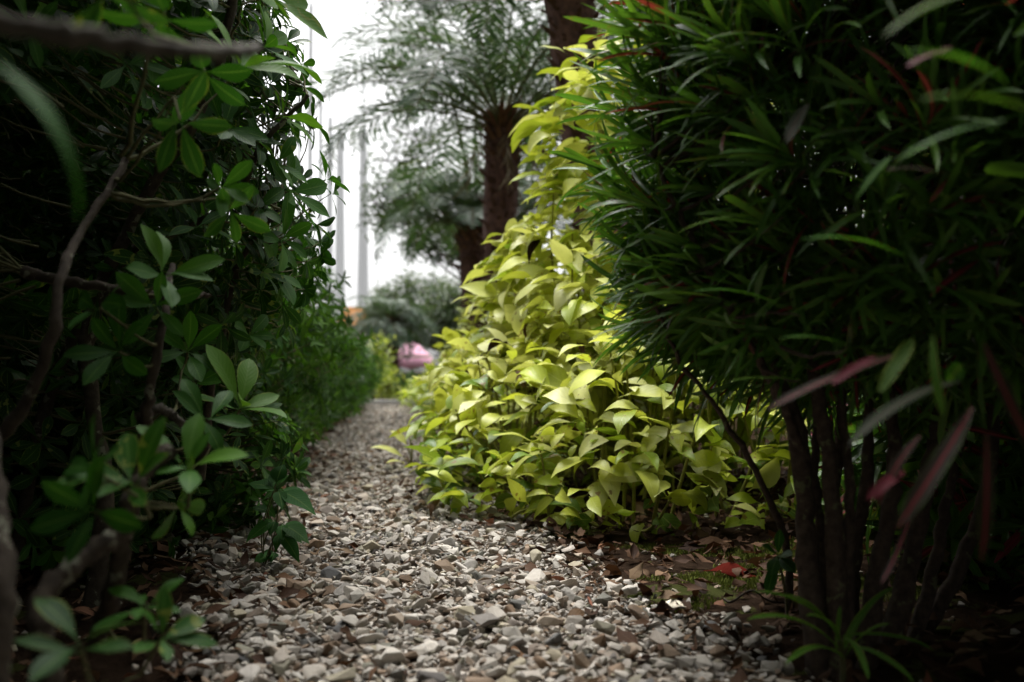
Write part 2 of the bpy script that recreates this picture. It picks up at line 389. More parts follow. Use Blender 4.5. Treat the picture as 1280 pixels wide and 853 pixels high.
# ------------------------------------------------------------------ setting: ground, path, kerb
def grid_obj(name, xs, ys, zf, mat):
    X, Y = np.meshgrid(xs, ys, indexing='ij'); V = np.stack([X, Y, zf(X, Y)], -1).reshape(-1, 3)
    a, b = len(xs), len(ys)
    i, j = np.meshgrid(np.arange(a - 1), np.arange(b - 1), indexing='ij'); q = (i * b + j).ravel()
    F = np.stack([q, q + b, q + b + 1, q + 1], -1); g = G(); g.add(V, F); return g.build(name, mat)
xs = np.concatenate([-np.geomspace(900, 3.2, 22), np.arange(-3, 3.01, .05), np.geomspace(3.2, 900, 22)])
ys = np.concatenate([-np.geomspace(300, 3.2, 16), np.arange(-3, 6, .05), np.geomspace(6, 1500, 50)])
rngg = np.random.default_rng(3)
o = grid_obj("ground", xs, ys, lambda x, y: hgt(x, y) + np.where((np.abs(x) < 3) & (y > -3) & (y < 6), rngg.uniform(-.004, .004, x.shape), 0), M_SOIL)
o['kind'] = 'structure'; o['label'] = 'dark damp soil'
def pc(y): return .02 - .138 * y
def pl(y): return pc(y) - .44 + .036 * np.clip(y - 2.5, 0, 9) + .17 * np.clip(2.4 - y, 0, 1.3)                         # left and right gravel edges
def pr(y): return pc(y) + .40 + .16 * np.clip(2.3 - y, 0, 1)
KY = 12.4
X0 = np.linspace(0, 1, 30); yy = np.concatenate([np.arange(-2, 5, .06), np.arange(5, KY, .2)])
V = np.array([[(pl(y) - .02) + (pr(y) + .04 - pl(y)) * u, y, 0] for u in X0 for y in yy]); V[:, 2] = hgt(V[:, 0], V[:, 1]) + .010 - .020 * np.repeat(np.abs(2 * X0 - 1) ** 6, len(yy))
a, b = 30, len(yy); i, j = np.meshgrid(np.arange(a - 1), np.arange(b - 1), indexing='ij'); q = (i * b + j).ravel()
g = G(); g.add(V, np.stack([q, q + b, q + b + 1, q + 1], -1)); o = g.build("path", M_GRIT); o['kind'] = 'structure'; o['label'] = 'grit bed of the garden path'
def box(g, x0, x1, y0, y1, z0, z1):
    V = [(x, y, z) for z in (z0, z1) for y in (y0, y1) for x in (x0, x1)]
    g.add(V, [[0, 2, 3, 1], [4, 5, 7, 6], [0, 1, 5, 4], [2, 6, 7, 3], [0, 4, 6, 2], [1, 3, 7, 5]])
g = G(); box(g, -3.6, -.2, KY, KY + .14, -.02, .07); o = g.build("kerb", M_CONC, smooth=False); o['kind'] = 'structure'; o['label'] = 'pale concrete kerb at the end of the path'
bv = o.modifiers.new("bevel", 'BEVEL'); bv.width = .012; bv.segments = 2

# ------------------------------------------------------------------ gravel
def proto(seed, bev):
    r = np.random.default_rng(seed); bm = bmesh.new()
    p = unit(r.normal(size=(13 if bev else 9, 3))); p = np.sign(p) * np.abs(p) ** .8
    p *= np.array([1, r.uniform(.6, .9), r.uniform(.32, .6)]) * r.uniform(.85, 1.1, (len(p), 1))
    for v in p: bm.verts.new(v)
    h = bmesh.ops.convex_hull(bm, input=bm.verts)
    bmesh.ops.delete(bm, geom=[v for v in bm.verts if not v.link_faces], context='VERTS')
    if bev:
        bmesh.ops.bevel(bm, geom=list(bm.edges), offset=.15, segments=1, affect='EDGES', profile=.6, clamp_overlap=True)
    bmesh.ops.triangulate(bm, faces=bm.faces); bm.verts.index_update()
    V = np.array([v.co[:] for v in bm.verts]); F = np.array([[v.index for v in f.verts] for f in bm.faces]); bm.free(); return V, F
PN = [proto(100 + i, True) for i in range(26)]; PF = [proto(300 + i, False) for i in range(10)]
def rotm(rng, n, tiltmax):
    az = rng.uniform(0, 2 * PI, n); tl = rng.uniform(0, 1, n) ** 1.3 * tiltmax; ta = rng.uniform(0, 2 * PI, n)
    k = np.stack([np.cos(ta), np.sin(ta), 0 * ta], -1); K = np.zeros((n, 3, 3))
    K[:, 0, 1] = -k[:, 2]; K[:, 0, 2] = k[:, 1]; K[:, 1, 0] = k[:, 2]; K[:, 1, 2] = -k[:, 0]; K[:, 2, 0] = -k[:, 1]; K[:, 2, 1] = k[:, 0]
    Rt = np.eye(3)[None] + np.sin(tl)[:, None, None] * K + (1 - np.cos(tl))[:, None, None] * (K @ K)
    Z = np.zeros((n, 3, 3)); Z[:, 0, 0] = np.cos(az); Z[:, 0, 1] = -np.sin(az); Z[:, 1, 0] = np.sin(az); Z[:, 1, 1] = np.cos(az); Z[:, 2, 2] = 1
    return Rt @ Z
def stones(g, protos, x, y, z, s, rng, tilt):
    idx = rng.integers(0, len(protos), len(x)); Rm = rotm(rng, len(x), tilt); T = rng.random((len(x), 3))
    for i, (V, F) in enumerate(protos):
        k = np.where(idx == i)[0]
        if not len(k): continue
        W = np.einsum('mij,vj->mvi', Rm[k], V) * s[k][:, None, None] + np.stack([x[k], y[k], z[k]], -1)[:, None]
        FF = F[None] + (np.arange(len(k)) * len(V))[:, None, None]
        g.add(W, FF, None, np.repeat(T[k][:, None], len(V), 1).reshape(-1, 3))
rng = np.random.default_rng(11)
g = G(3)
def scatter(n, y0, y1, rng, edge=.10):
    y = y0 + (y1 - y0) * rng.random(n); u = rng.uniform(-.08, 1.08, n)
    x = pl(y) + (pr(y) - pl(y)) * u + rng.normal(0, .02, n)
    e = np.minimum(x - pl(y), pr(y) - x) + .03 * np.sin(y * 9) + .03 * np.sin(y * 23 + x * 9)
    ok = rng.random(n) < np.clip((e + .06) / edge, .0, 1)
    return x[ok], y[ok]
x, y = scatter(9500, .5, 3.4, rng, .16); s = np.clip(rng.lognormal(math.log(.0115), .36, len(x)), .005, .026)
stones(g, PN, x, y, hgt(x, y) + .012 + rng.uniform(-.3, 1.0, len(x)) * s * .6, s, rng, 1.0)
x, y = scatter(9000, .8, 3.4, rng, .16); s = np.clip(rng.lognormal(math.log(.0065), .3, len(x)), .003, .012)
stones(g, PF, x, y, hgt(x, y) + .013 + rng.uniform(0, .006, len(x)), s, rng, 1.2)
x, y = scatter(16000, 3.4, KY, rng, .14); s = np.clip(rng.lognormal(math.log(.013), .33, len(x)), .006, .028)
stones(g, PF, x, y, hgt(x, y) + .012 + rng.uniform(-.2, .9, len(x)) * s * .6, s, rng, .9)
# strays on the soil to the right and left
x = rng.uniform(-1.1, 1.2, 500); y = rng.uniform(1, 3.2, 500); s = rng.uniform(.005, .013, 500)
stones(g, PN, x, y, hgt(x, y) + .002, s, rng, .6)
o = g.build("gravel", M_STONE, smooth=False); o['kind'] = 'stuff'; o['label'] = 'loose pale grey and brown gravel chips on the garden path'

# ------------------------------------------------------------------ leaf litter and moss
def litter(g, x, y, L, W, rng, prof=OVATE, lift=.018, rows=6):
    n = len(x); az = rng.uniform(0, 2 * PI, n); D = np.stack([np.cos(az), np.sin(az), rng.uniform(-.25, .35, n)], -1)
    N = np.stack([rng.normal(0, .35, n), rng.normal(0, .35, n), np.ones(n)], -1)
    P = np.stack([x, y, hgt(x, y) + lift + rng.uniform(0, .012, n)], -1) - unit(D) * (L / 2)[:, None]
    P[:, 2] = np.maximum(P[:, 2], hgt(x, y) + .004)
    leaves(g, P, D, N, L, W, prof, rng.normal(.1, .8, n), rng, rng.uniform(-.3, .9, n), rows, .12, rng.normal(0, .4, n))
rng = np.random.default_rng(21); g = G()
n = 7500; y = rng.uniform(.7, 5, n); x = rng.uniform(-2.0, 1.9, n)
e = np.minimum(x - pl(y), pr(y) - x)
ok = rng.random(n) < np.where(e < .06, .95, np.clip(.62 - (e - .06) * 2.2, .14, 1)); x, y = x[ok], y[ok]
L = rng.uniform(.02, .065, len(x)); litter(g, x, y, L, L * rng.uniform(.3, .6, len(x)), rng)
x = rng.uniform(-1.2, 1.1, 1500); y = rng.uniform(1, 3.5, 1500); e = np.minimum(x - pl(y), pr(y) - x); ok = e < .12; x, y = x[ok], y[ok]
L = rng.uniform(.015, .05, len(x)); litter(g, x, y, L, L * .12, rng, BLADE, .014)
n = 900; x = rng.uniform(-2.2, .5, n); y = rng.uniform(4, 12, n); e = np.minimum(x - pl(y), pr(y) - x); ok = e < .06; x, y = x[ok], y[ok]
L = rng.uniform(.04, .08, len(x)); litter(g, x, y, L, L * .5, rng)
o = g.build("leaf_litter", M_LITTER); o['kind'] = 'stuff'; o['label'] = 'dry brown leaf litter along the path edges'
rng = np.random.default_rng(22); g = G()
P = []
for cx, cy_, rx, ry, k in ((.72, 2.25, .30, .10, 5000), (.45, 1.95, .16, .09, 2600), (.70, 1.85, .16, .08, 2200), (.56, 2.1, .10, .06, 1000), (.37, 2.35, .12, .05, 900), (.30, 1.75, .06, .04, 400)):
    a = rng.uniform(0, 2 * PI, k); r_ = np.sqrt(rng.random(k)) * (1 + .25 * np.sin(3 * a) + .2 * np.sin(7 * a + 1))
    P.append(np.stack([cx + rx * r_ * np.cos(a), cy_ + ry * r_ * np.sin(a)], -1))
P = np.vstack(P); P = np.column_stack([P, hgt(P[:, 0], P[:, 1]) + .003])
D = rng.normal(0, .5, (len(P), 3)); D[:, 2] = 1
leaves(g, P, D, rng.normal(size=(len(P), 3)), rng.uniform(.006, .014, len(P)), .0028, BLADE, .5, rng, rows=3)
o = g.build("moss", M_MOSS); o['kind'] = 'stuff'; o['label'] = 'thin green moss on the soil in front of the lime bush'

def fallen(name, px, py, L, W, az, mat, label, up=.15, droop=.5, fold=.4, seed=0, prof=OVATE):
    d = CAM_H * FPX / (py - 465); p = PX(px, py, d); r = np.random.default_rng(seed)
    z = float(hgt(p[0], p[1])) + .022
    D = np.array([[math.cos(az), math.sin(az), up]]); P = np.array([[p[0], p[1], z]]) - unit(D) * L / 2
    g = G(); leaves(g, P, D, np.array([[.1, -.35, 1.]]), L, W, prof, droop, r, fold, 10, .08, .3)
    # give the single blade a body
    o = g.build(name, mat); so = o.modifiers.new("body", 'SOLIDIFY'); so.thickness = .0008
    return tag(o, label, 'fallen leaf')
fallen("fallen_leaf", 918, 731, .125, .050, .15, M_RED, "bright red fallen leaf on the mossy soil left of the multi-stemmed shrub", .02, .3, .15, 1)
fallen("fallen_leaf", 722, 790, .055, .040, .5, M_DEAD, "dark brown curled dead leaf lying on the gravel below the lime bush", .3, 1.2, .8, 2)
fallen("fallen_leaf", 842, 772, .045, .030, 2.6, M_CREAM, "small pale tan fallen leaf at the right gravel edge", .1, .2, .1, 3)
fallen("fallen_leaf", 440, 618, .16, .05, .0, M_DEAD, "long reddish brown dead leaf lying across the far gravel path", .1, .6, .5, 4)
fallen("fallen_leaf", 900, 690, .13, .045, .1, M_DEAD, "broad brown dead leaf under the right end of the lime bush", .1, .5, .4, 5)
fallen("fallen_leaf", 520, 765, .06, .022, 1.2, M_DEAD, "brown dead leaf standing on edge in the middle of the near gravel", .5, .8, .9, 6)
rng = np.random.default_rng(31)
g = G(); p = [PX(905, 762, 1.75), PX(915, 770, 1.73), PX(940, 775, 1.72), PX(965, 778, 1.72), PX(1000, 776, 1.72)]
for q in p: q[2] = float(hgt(q[0], q[1])) + .010
p[2][2] += .02
tubes(g, spline(p, 24), .0022, 6); tag(g.build("dry_stem", M_BARK), "thin pale dry stem curling over the soil beside the gravel", "dead stem")

# ------------------------------------------------------------------ left side: near shrub
rng = np.random.default_rng(41)
near = thing("shrub", (-.85, 1.5, 0), "tall glossy green shrub with gnarled bare branches filling the left foreground", "shrub")
SK = []
def branch(root, pts, r0, r1, seed, mat=M_BARK, name="branch", n=26, rough=.09, sides=8, label=None):
    r = np.random.default_rng(seed); g = G(); p = stem(g, pts, r0, r1, r, n, sides, rough, .0015)
    g.build(name, mat, root, label=label); SK.append(p); return p
NB = [
 [(-5, 870, .85), (2, 720, .88), (-12, 600, .95), (-30, 430, 1.1), (-40, 250, 1.2)],
 [(70, 870, .92), (50, 790, .92), (62, 735, .95), (115, 692, 1.0), (165, 655, 1.05)],
 [(120, 800, 1.25), (142, 735, 1.1), (155, 660, 1.08), (175, 600, 1.1), (215, 560, 1.15)],
 [(165, 640, 1.5), (180, 545, 1.42), (190, 470, 1.40), (205, 395, 1.42), (215, 330, 1.5)],
 [(-20, 560, 1.2), (25, 515, 1.2), (62, 430, 1.2), (75, 350, 1.22), (100, 290, 1.3), (160, 200, 1.4)],
 [(-60, 20, .55), (60, 40, .57), (140, 50, .58), (215, 62, .60), (285, 64, .66), (325, 62, .75)],
 [(100, 860, 1.7), (130, 620, 1.75), (110, 420, 1.8), (180, 250, 1.8), (260, 120, 1.8), (300, -40, 1.8)],
 [(20, 700, 1.9), (60, 500, 1.9), (150, 330, 1.9), (280, 260, 1.9), (330, 180, 1.9), (385, 120, 1.9)],
 [(175, 520, 1.45), (200, 512, 1.46), (230, 530, 1.48)],
 [(30, 340, 1.5), (120, 358, 1.5), (220, 372, 1.5), (260, 368, 1.55)],
 [(250, 600, 2.1), (270, 450, 2.1), (300, 330, 2.1), (350, 260, 2.0)],
]
NR = [(.013, .011), (.012, .009), (.011, .009), (.010, .005), (.009, .005), (.0070, .0040), (.018, .008), (.014, .004), (.009, .006), (.009, .004), (.012, .004)]
for i, (b_, r_) in enumerate(zip(NB, NR)):
    branch(near, [PX(*q) for q in b_], r_[0], r_[1], 400 + i, M_PALEB if i in (5, 8) else M_BARK, n=34, rough=.12)
sk_near = np.vstack(SK)
# shell of leaf whorls; the lower near side stays open, dark and bare
ELN = [(-.78, 2.25, .75, .36, .40, .30), (-.74, 2.1, 1.05, .33, .35, .25), (-.92, 1.95, .78, .46, .5, .46), (-1.02, 1.95, 1.15, .55, .62, .60), (-1.15, 1.35, 1.45, .55, .6, .55), (-1.0, 2.5, .65, .45, .5, .50), (-1.3, .7, 1.2, .55, .7, .9), (-.85, .95, 1.35, .45, .6, .35), (-.9, -.3, 1.1, .4, .8, .6), (-1.15, 1.4, 1.78, .75, .9, .35), (-.85, .4, 1.6, .6, .7, .35), (-1.05, 2.1, .25, .38, .35, .3)]  # highest lobes are unseen growth above the frame, added to darken the left foreground
def keep_near(p):
    d = p[:, 1]; px = 640 + p[:, 0] / np.maximum(d, .05) * FPX; py = 465 - (p[:, 2] - CAM_H) / np.maximum(d, .05) * FPX
    hollow = (px < 230) & (px > -60) & (py > 120) & (d < 1.75) & (d > .2)
    return (~hollow & ((d > 1.35) | (px < -40))) | (py < -60)
P, Nn = shell(ELN, 6300, rng, .45, .04, .75, 1.2, keep_near)
A = unit(Nn + np.array([.15, 0, .55]) + rng.normal(0, .35, P.shape))
g = G(); Tm = rng.random((len(P), 3)) ** 1.15; Tm[:, 0] = Tm[:, 0] * .9
rosettes(g, P, A, 6, rng.uniform(.050, .088, len(P)), rng.uniform(.019, .030, len(P)), rng, T=Tm, rows=7)
fol_near = g
g2 = G(); twigs(g2, P[P[:, 1] > 1.45], sk_near, rng, .0014, maxlen=.2)
# single shoots the photo shows plainly: (px, py, distance, axis, leaflet length, count, tone)
SH = [
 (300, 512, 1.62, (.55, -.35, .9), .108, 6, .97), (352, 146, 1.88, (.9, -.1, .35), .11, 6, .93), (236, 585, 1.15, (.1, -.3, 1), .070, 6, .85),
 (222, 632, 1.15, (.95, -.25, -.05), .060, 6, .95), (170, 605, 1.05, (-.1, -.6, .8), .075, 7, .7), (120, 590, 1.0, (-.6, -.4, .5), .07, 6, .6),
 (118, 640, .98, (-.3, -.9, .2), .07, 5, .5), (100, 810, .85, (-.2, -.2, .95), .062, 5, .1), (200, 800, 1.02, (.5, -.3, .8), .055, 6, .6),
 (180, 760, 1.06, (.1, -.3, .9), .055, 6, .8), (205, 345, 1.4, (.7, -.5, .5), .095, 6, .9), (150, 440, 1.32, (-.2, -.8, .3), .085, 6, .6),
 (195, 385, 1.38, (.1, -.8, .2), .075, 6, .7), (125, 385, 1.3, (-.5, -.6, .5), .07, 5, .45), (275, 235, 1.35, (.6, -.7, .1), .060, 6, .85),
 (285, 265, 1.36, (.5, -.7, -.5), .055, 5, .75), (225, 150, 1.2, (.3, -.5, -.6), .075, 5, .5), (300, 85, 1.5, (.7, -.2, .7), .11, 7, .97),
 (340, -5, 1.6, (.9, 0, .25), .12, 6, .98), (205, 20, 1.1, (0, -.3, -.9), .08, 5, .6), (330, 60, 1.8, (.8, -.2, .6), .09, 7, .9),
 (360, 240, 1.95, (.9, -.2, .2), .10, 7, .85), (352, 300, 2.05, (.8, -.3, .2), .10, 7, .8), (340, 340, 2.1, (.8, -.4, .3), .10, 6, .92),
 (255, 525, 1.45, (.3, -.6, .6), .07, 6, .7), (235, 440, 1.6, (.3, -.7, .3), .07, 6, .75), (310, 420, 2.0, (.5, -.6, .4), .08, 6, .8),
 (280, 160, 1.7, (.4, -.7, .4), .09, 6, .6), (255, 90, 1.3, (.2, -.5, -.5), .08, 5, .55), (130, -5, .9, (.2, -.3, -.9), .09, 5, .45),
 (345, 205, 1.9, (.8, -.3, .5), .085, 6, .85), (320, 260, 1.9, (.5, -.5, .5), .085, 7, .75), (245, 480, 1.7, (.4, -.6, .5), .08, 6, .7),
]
C = np.array([PX(*q[:3]) for q in SH]); Ax = unit(np.array([q[3] for q in SH], float))
for q, c_, a_ in zip(SH, C, Ax):
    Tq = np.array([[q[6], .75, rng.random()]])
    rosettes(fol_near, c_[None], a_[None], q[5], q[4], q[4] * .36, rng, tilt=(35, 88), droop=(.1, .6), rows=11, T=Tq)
p1 = twigs(g2, C - Ax * .05, sk_near, rng, .0019, K=8)
tubes(g2, np.stack([C - Ax * .05, C - Ax * .02, C], 1), np.array([[.0022, .002, .0018]]), 5)
fol_near.build("foliage", M_SCHEF, near); g2.build("twigs", M_TWIG, near)
def one_leaf(root, a, b, w, mat, bow=.5, nrm=(0, -.5, 1), prof=OVATE, rows=16, name="leaf", seed=0, label=None, side=.0, fold=.25):
    a = np.array(a); b = np.array(b); g = G(); Lc = np.linalg.norm(b - a); D = unit(b - a); N = np.array(nrm, float)
    N = unit(N - (N @ D) * D); D2 = math.cos(bow / 2.3) * D + math.sin(bow / 2.3) * N; N2 = math.cos(bow / 2.3) * N - math.sin(bow / 2.3) * D
    leaves(g, a[None], D2[None], N2[None], Lc * (1 + bow * bow / 24), w, prof, bow, np.random.default_rng(seed), fold, rows, .06, side)
    return g.build(name, mat, root, label=label)
one_leaf(near, PX(-15, 75, .50), PX(98, 285, .50), .011, M_WEED, 1.3, (.9, -.4, .3), LANCE, label="long arching blurred leaf close to the camera", seed=3, name="long_leaf")

# second, lower shrub between the near shrub and the hedge
SK = []
mid = thing("shrub", (-1.0, 2.9, 0), "leafy green shrub of fine palmate leaves behind the tall left foreground shrub", "shrub")
for i in range(7):
    r_ = np.random.default_rng(60 + i); b0 = np.array([-1.05 + r_.normal(0, .06), 2.9 + r_.normal(0, .1), 0]); e = b0 + np.array([r_.uniform(-.25, .3), r_.uniform(-.35, .4), r_.uniform(.5, .85)])
    branch(mid, [b0, (b0 * .6 + e * .4) + r_.normal(0, .04, 3), e], .011, .004, 70 + i, name="stem", n=16)
rng = np.random.default_rng(42)
P, Nn = shell([(-1.12, 2.95, .55, .42, .5, .42), (-1.2, 3.5, .5, .42, .5, .45), (-1.05, 2.6, .30, .34, .36, .28), (-.74, 2.5, .20, .20, .30, .20)], 1500, rng, .4, .03, .75, 1.3)
g = G(); A = unit(Nn + np.array([.1, -.1, .5]) + rng.normal(0, .35, P.shape))
rosettes(g, P, A, 6, rng.uniform(.045, .075, len(P)), rng.uniform(.018, .028, len(P)), rng, rows=6)
g.build("foliage", M_SCHEF, mid); g2 = G(); twigs(g2, P, np.vstack(SK), rng, .0014, K=4); g2.build("twigs", M_TWIG, mid)

# receding hedge along the left of the path
SK = []
hed = thing("hedge", (-1.6, 7.5, 0), "dense rounded dark green hedge receding along the left path edge", "hedge")
els = [(-1.15, 3.65, .62, .50, .6, .54), (-1.26, 4.6, .55, .56, .7, .53)]
for i, y in enumerate(np.arange(4.0, 12.2, .75)):
    lo = .05 * max(0, min(1, (y - 6) / 3))
    els.append((pl(y) + .17 - .48, y, .44 - lo + .03 * math.sin(i * 2.1), .50, .55, .45 - lo + .03 * math.sin(i * 1.7)))
    r_ = np.random.default_rng(80 + i); x_ = pl(y) - .35
    branch(hed, [(x_, y, 0), (x_ + r_.normal(0, .08), y + r_.normal(0, .08), .3), (x_ + r_.normal(0, .15), y + r_.normal(0, .15), .6)], .018, .006, 90 + i, M_BARKD, "stem", n=10)
rng = np.random.default_rng(43); P, Nn = shell(els, 6200, rng, .3, .03, .8, 1.5)
g = G(); A = unit(Nn + np.array([0, 0, .4]) + rng.normal(0, .4, P.shape))
rosettes(g, P, A, 5, rng.uniform(.045, .075, len(P)), rng.uniform(.017, .026, len(P)), rng, rows=5, prof=LANCE)
g.build("foliage", M_HEDGE, hed); g2 = G(); twigs(g2, P[:1500], np.vstack(SK), rng, .0015, K=4, sides=4); g2.build("twigs", M_TWIG, hed)

# tall shrubs behind and beside: they close the view on the left
SK = []
bk = thing("shrub", (-2.2, 1.6, 0), "dark tall shrub deep behind the bare branches on the left edge", "shrub")
for i in range(6):
    r_ = np.random.default_rng(110 + i); b0 = np.array([-2.1 + r_.normal(0, .3), 1.6 + r_.normal(0, .6), 0.]); branch(bk, [b0, b0 + r_.normal(0, .1, 3) + (0, 0, .7), b0 + r_.normal(0, .3, 3) + (0, 0, 1.5)], .03, .01, 120 + i, M_BARKD, "trunk", n=12)
rng = np.random.default_rng(44); P, Nn = shell([(-1.55, 1.7, 1.0, .35, .8, .9), (-2.1, 2.6, .9, .6, .9, 1.1), (-2.2, 1.2, .9, .6, 1.0, 1.1), (-1.75, 3.6, .7, .45, .6, .62), (-1.7, -.2, .9, .5, .9, 1.1), (-1.7, 1.9, .45, .35, .7, .5), (-2.3, 3.4, 1.1, .6, .7, .9), (-1.9, 2.9, 1.35, .6, .6, .6), (-1.25, 2.95, 1.35, .42, .5, .5), (-1.6, 2.3, 1.25, .4, .6, .5), (-1.5, 1.5, 1.2, .4, .6, .5)], 8800, rng, .3, .02, .8)
g = G(); rosettes(g, P, unit(Nn + (0, 0, .4) + rng.normal(0, .4, P.shape)), 6, rng.uniform(.08, .12, len(P)), rng.uniform(.035, .05, len(P)), rng, rows=5)
g.build("foliage", M_SCHEF, bk)

# lobed-leaf seedling on the left gravel edge
rng = np.random.default_rng(45)
base = PX(330, 712, 2.12); base[2] = float(hgt(base[0], base[1]))
wd = thing("seedling", base, "slender dark green seedling with lobed leaves at the left gravel edge", "seedling")
g = G(); g2 = G()
for (a, b_, w) in (((345, 612, 2.1), (315, 600, 2.1), .05), ((345, 605, 2.1), (352, 580, 2.12), .04), ((348, 612, 2.08), (390, 630, 2.03), .05), ((345, 650, 2.1), (310, 668, 2.05), .04), ((352, 655, 2.1), (382, 668, 2.05), .045),
                   ((345, 690, 2.12), (318, 700, 2.08), .035), ((350, 665, 2.1), (372, 692, 2.05), .035), ((335, 640, 2.1), (318, 632, 2.1), .03)):
    A_, B_ = PX(*a), PX(*b_); D = unit(B_ - A_); Lq = np.linalg.norm(B_ - A_) * 1.15
    S_ = unit(np.cross(D, (0, -.3, 1)))
    for k, sc_ in ((-.75, .62), (0, 1.0), (.75, .62)):
        leaves(g, A_[None], unit(D + k * S_)[None], np.array([[0, -.4, 1.]]), Lq * sc_, w * sc_, OVATE, .5, rng, .15, 9, .05)
    q = base + (A_ - base) * .5 + rng.normal(0, .008, 3); tubes(g2, spline([base, q, A_], 10), .0014, 5)
g.build("leaves", M_WEED, wd); g2.build("stem", M_TWIG, wd)
# low sprouts in the leaf litter at the bottom left
def sprout(px, py, d, h, Ls, k, label, mat, seed, prof=OBOV, wr=.4, tilt=(35, 85), cat="seedling", lean=(0, 0, 1), tiers=2):
    r = np.random.default_rng(seed); b = PX(px, py, d); b[2] = float(hgt(b[0], b[1])); rt = thing("sprout", b, label, cat)
    top = b + np.array(lean, float) * h; g2 = G(); mid_ = (b + top) / 2 + r.normal(0, .01, 3); tubes(g2, spline([b, mid_, top], 12), np.linspace(.0035, .002, 12)[None], 6); g2.build("stem", M_TWIG, rt)
    g = G()
    for j in range(tiers):
        c_ = b + (top - b) * (1 - .35 * j); rosettes(g, c_[None], unit(np.array([lean], float) + r.normal(0, .15, (1, 3))), k, Ls * (1 - .1 * j), Ls * wr, r, prof, tilt=tilt, rows=12, T=np.array([[.8 - .2 * j, .7, .9]]))
    g.build("leaves", mat, rt); return rt

# ------------------------------------------------------------------ right side: lime plants
def lime(root, ells, n, Lr, mat, seed, nst=30, prof=HEART, rows=9, zlow=.03, keep=None, big=1.0, up=.35):
    r = np.random.default_rng(seed); P, Nn = shell(ells, n, r, .38, zlow, .8, 1.4, keep)
    out = Nn * np.array([1, 1, .3]); out = unit(out + r.normal(0, .7, P.shape) * np.array([1, 1, .3]))
    D = unit(out + np.array([0, 0, 1.0]) * r.uniform(-.15, up + .35, len(P))[:, None])
    N = np.array([0, 0, 1.]) + .55 * Nn + r.normal(0, .38, P.shape)
    L = (Lr[0] * .7 + (Lr[1] - Lr[0] * .7) * r.random(n) ** .8) * np.where(P[:, 2] < .14, .75, 1); W = L * r.uniform(.34, .52, n)
    T = r.random((n, 3)); z = np.clip((P[:, 2] - .05) / .4, 0, 1)
    T[:, 0] = np.clip(.22 + .42 * z + r.normal(0, .26, n) + .12 * np.sin(5 * P[:, 0] + 3 * P[:, 2]), 0, 1)   # old leaves low on the stems are greener
    g = G(); leaves(g, P - D * (L * .25)[:, None], D, N, L, W, prof, r.uniform(.5, 1.7, n), r, r.uniform(-.05, .5, n), rows, .05, r.normal(0, .25, n), T)
    g.build("foliage", mat, root)
    k = r.choice(n, n // 60, replace=False); gd = G()
    leaves(gd, P[k] + Nn[k] * .02, D[k] - (0, 0, .6), N[k] + r.normal(0, .5, (len(k), 3)), L[k] * .8, W[k] * .6, prof, 1.4, r, .7, rows, .12, r.normal(0, .6, len(k))); gd.build("withered_leaves", M_DEAD, root)
    g2 = G(); k = r.choice(n, min(nst, n), replace=False); E = np.array(ells); cen = E[:, :3]
    near_ = cen[np.linalg.norm(P[k][:, None] - cen[None], axis=2).argmin(1)]
    B = near_ + (P[k] - near_) * .55 + r.normal(0, .05, (len(k), 3)); B[:, 2] = 0.0
    tt = np.linspace(0, 1, 9)[None, :, None]; Md = (B + P[k]) / 2 + r.normal(0, .04, B.shape)
    tubes(g2, (1 - tt) ** 2 * B[:, None] + 2 * tt * (1 - tt) * Md[:, None] + tt ** 2 * P[k][:, None], np.linspace(.0055, .003, 9)[None], 6)
    g2.build("stems", M_LSTEM, root)
lm = thing("bush", (.4, 3.0, 0), "bright lime yellow broad-leaved bush spilling over the right path edge", "bush")
lime(lm, [(.44, 2.92, .24, .42, .50, .38), (.10, 3.35, .20, .40, .5, .38), (.95, 2.95, .24, .45, .48, .45), (.0, 4.1, .26, .36, .6, .38), (.5, 3.5, .45, .5, .4, .32), (.38, 2.68, .13, .42, .28, .16), (.02, 3.05, .12, .30, .38, .15), (.8, 2.65, .13, .3, .25, .16)], 2600, (.09, .165), M_LIME, 601, 150)
cl = thing("climber", (.38, 3.6, 0), "tall leaning column of lime green leaves rising beside the palm trunk", "climbing plant")
lime(cl, [(.28, 3.55, .78, .29, .30, .42), (.33, 3.6, 1.25, .25, .26, .40), (.66, 3.7, 1.15, .32, .3, .52), (.14, 3.75, .66, .28, .3, .32), (.36, 3.25, .58, .34, .30, .30)], 1450, (.11, .19), M_LIME, 602, 40, up=.1)
g = G(); tubes(g, spline([(.36, 3.6, .0), (.34, 3.6, .9), (.32, 3.6, 1.70)], 20), np.linspace(.03, .008, 20)[None], 8); g.build('support_stem', M_LSTEM, cl); g = G(); tubes(g, spline([(.62, 3.7, .1), (.66, 3.7, .9), (.68, 3.7, 1.6)], 20), np.linspace(.03, .008, 20)[None], 8)
g.build("support_stem", M_LSTEM, cl)
lf = thing("hedge", (-.2, 7.2, 0), "far yellow green leafy hedge along the right path edge below the palms", "hedge")
lime(lf, [(.40, 5.4, .55, .55, .7, .68), (.04, 6.9, .5, .50, .85, .62), (-.33, 8.4, .31, .42, .9, .36), (-.76, 10.3, .19, .38, 1.1, .20)], 3600, (.075, .12), M_LIMEFAR, 603, 120, rows=6)
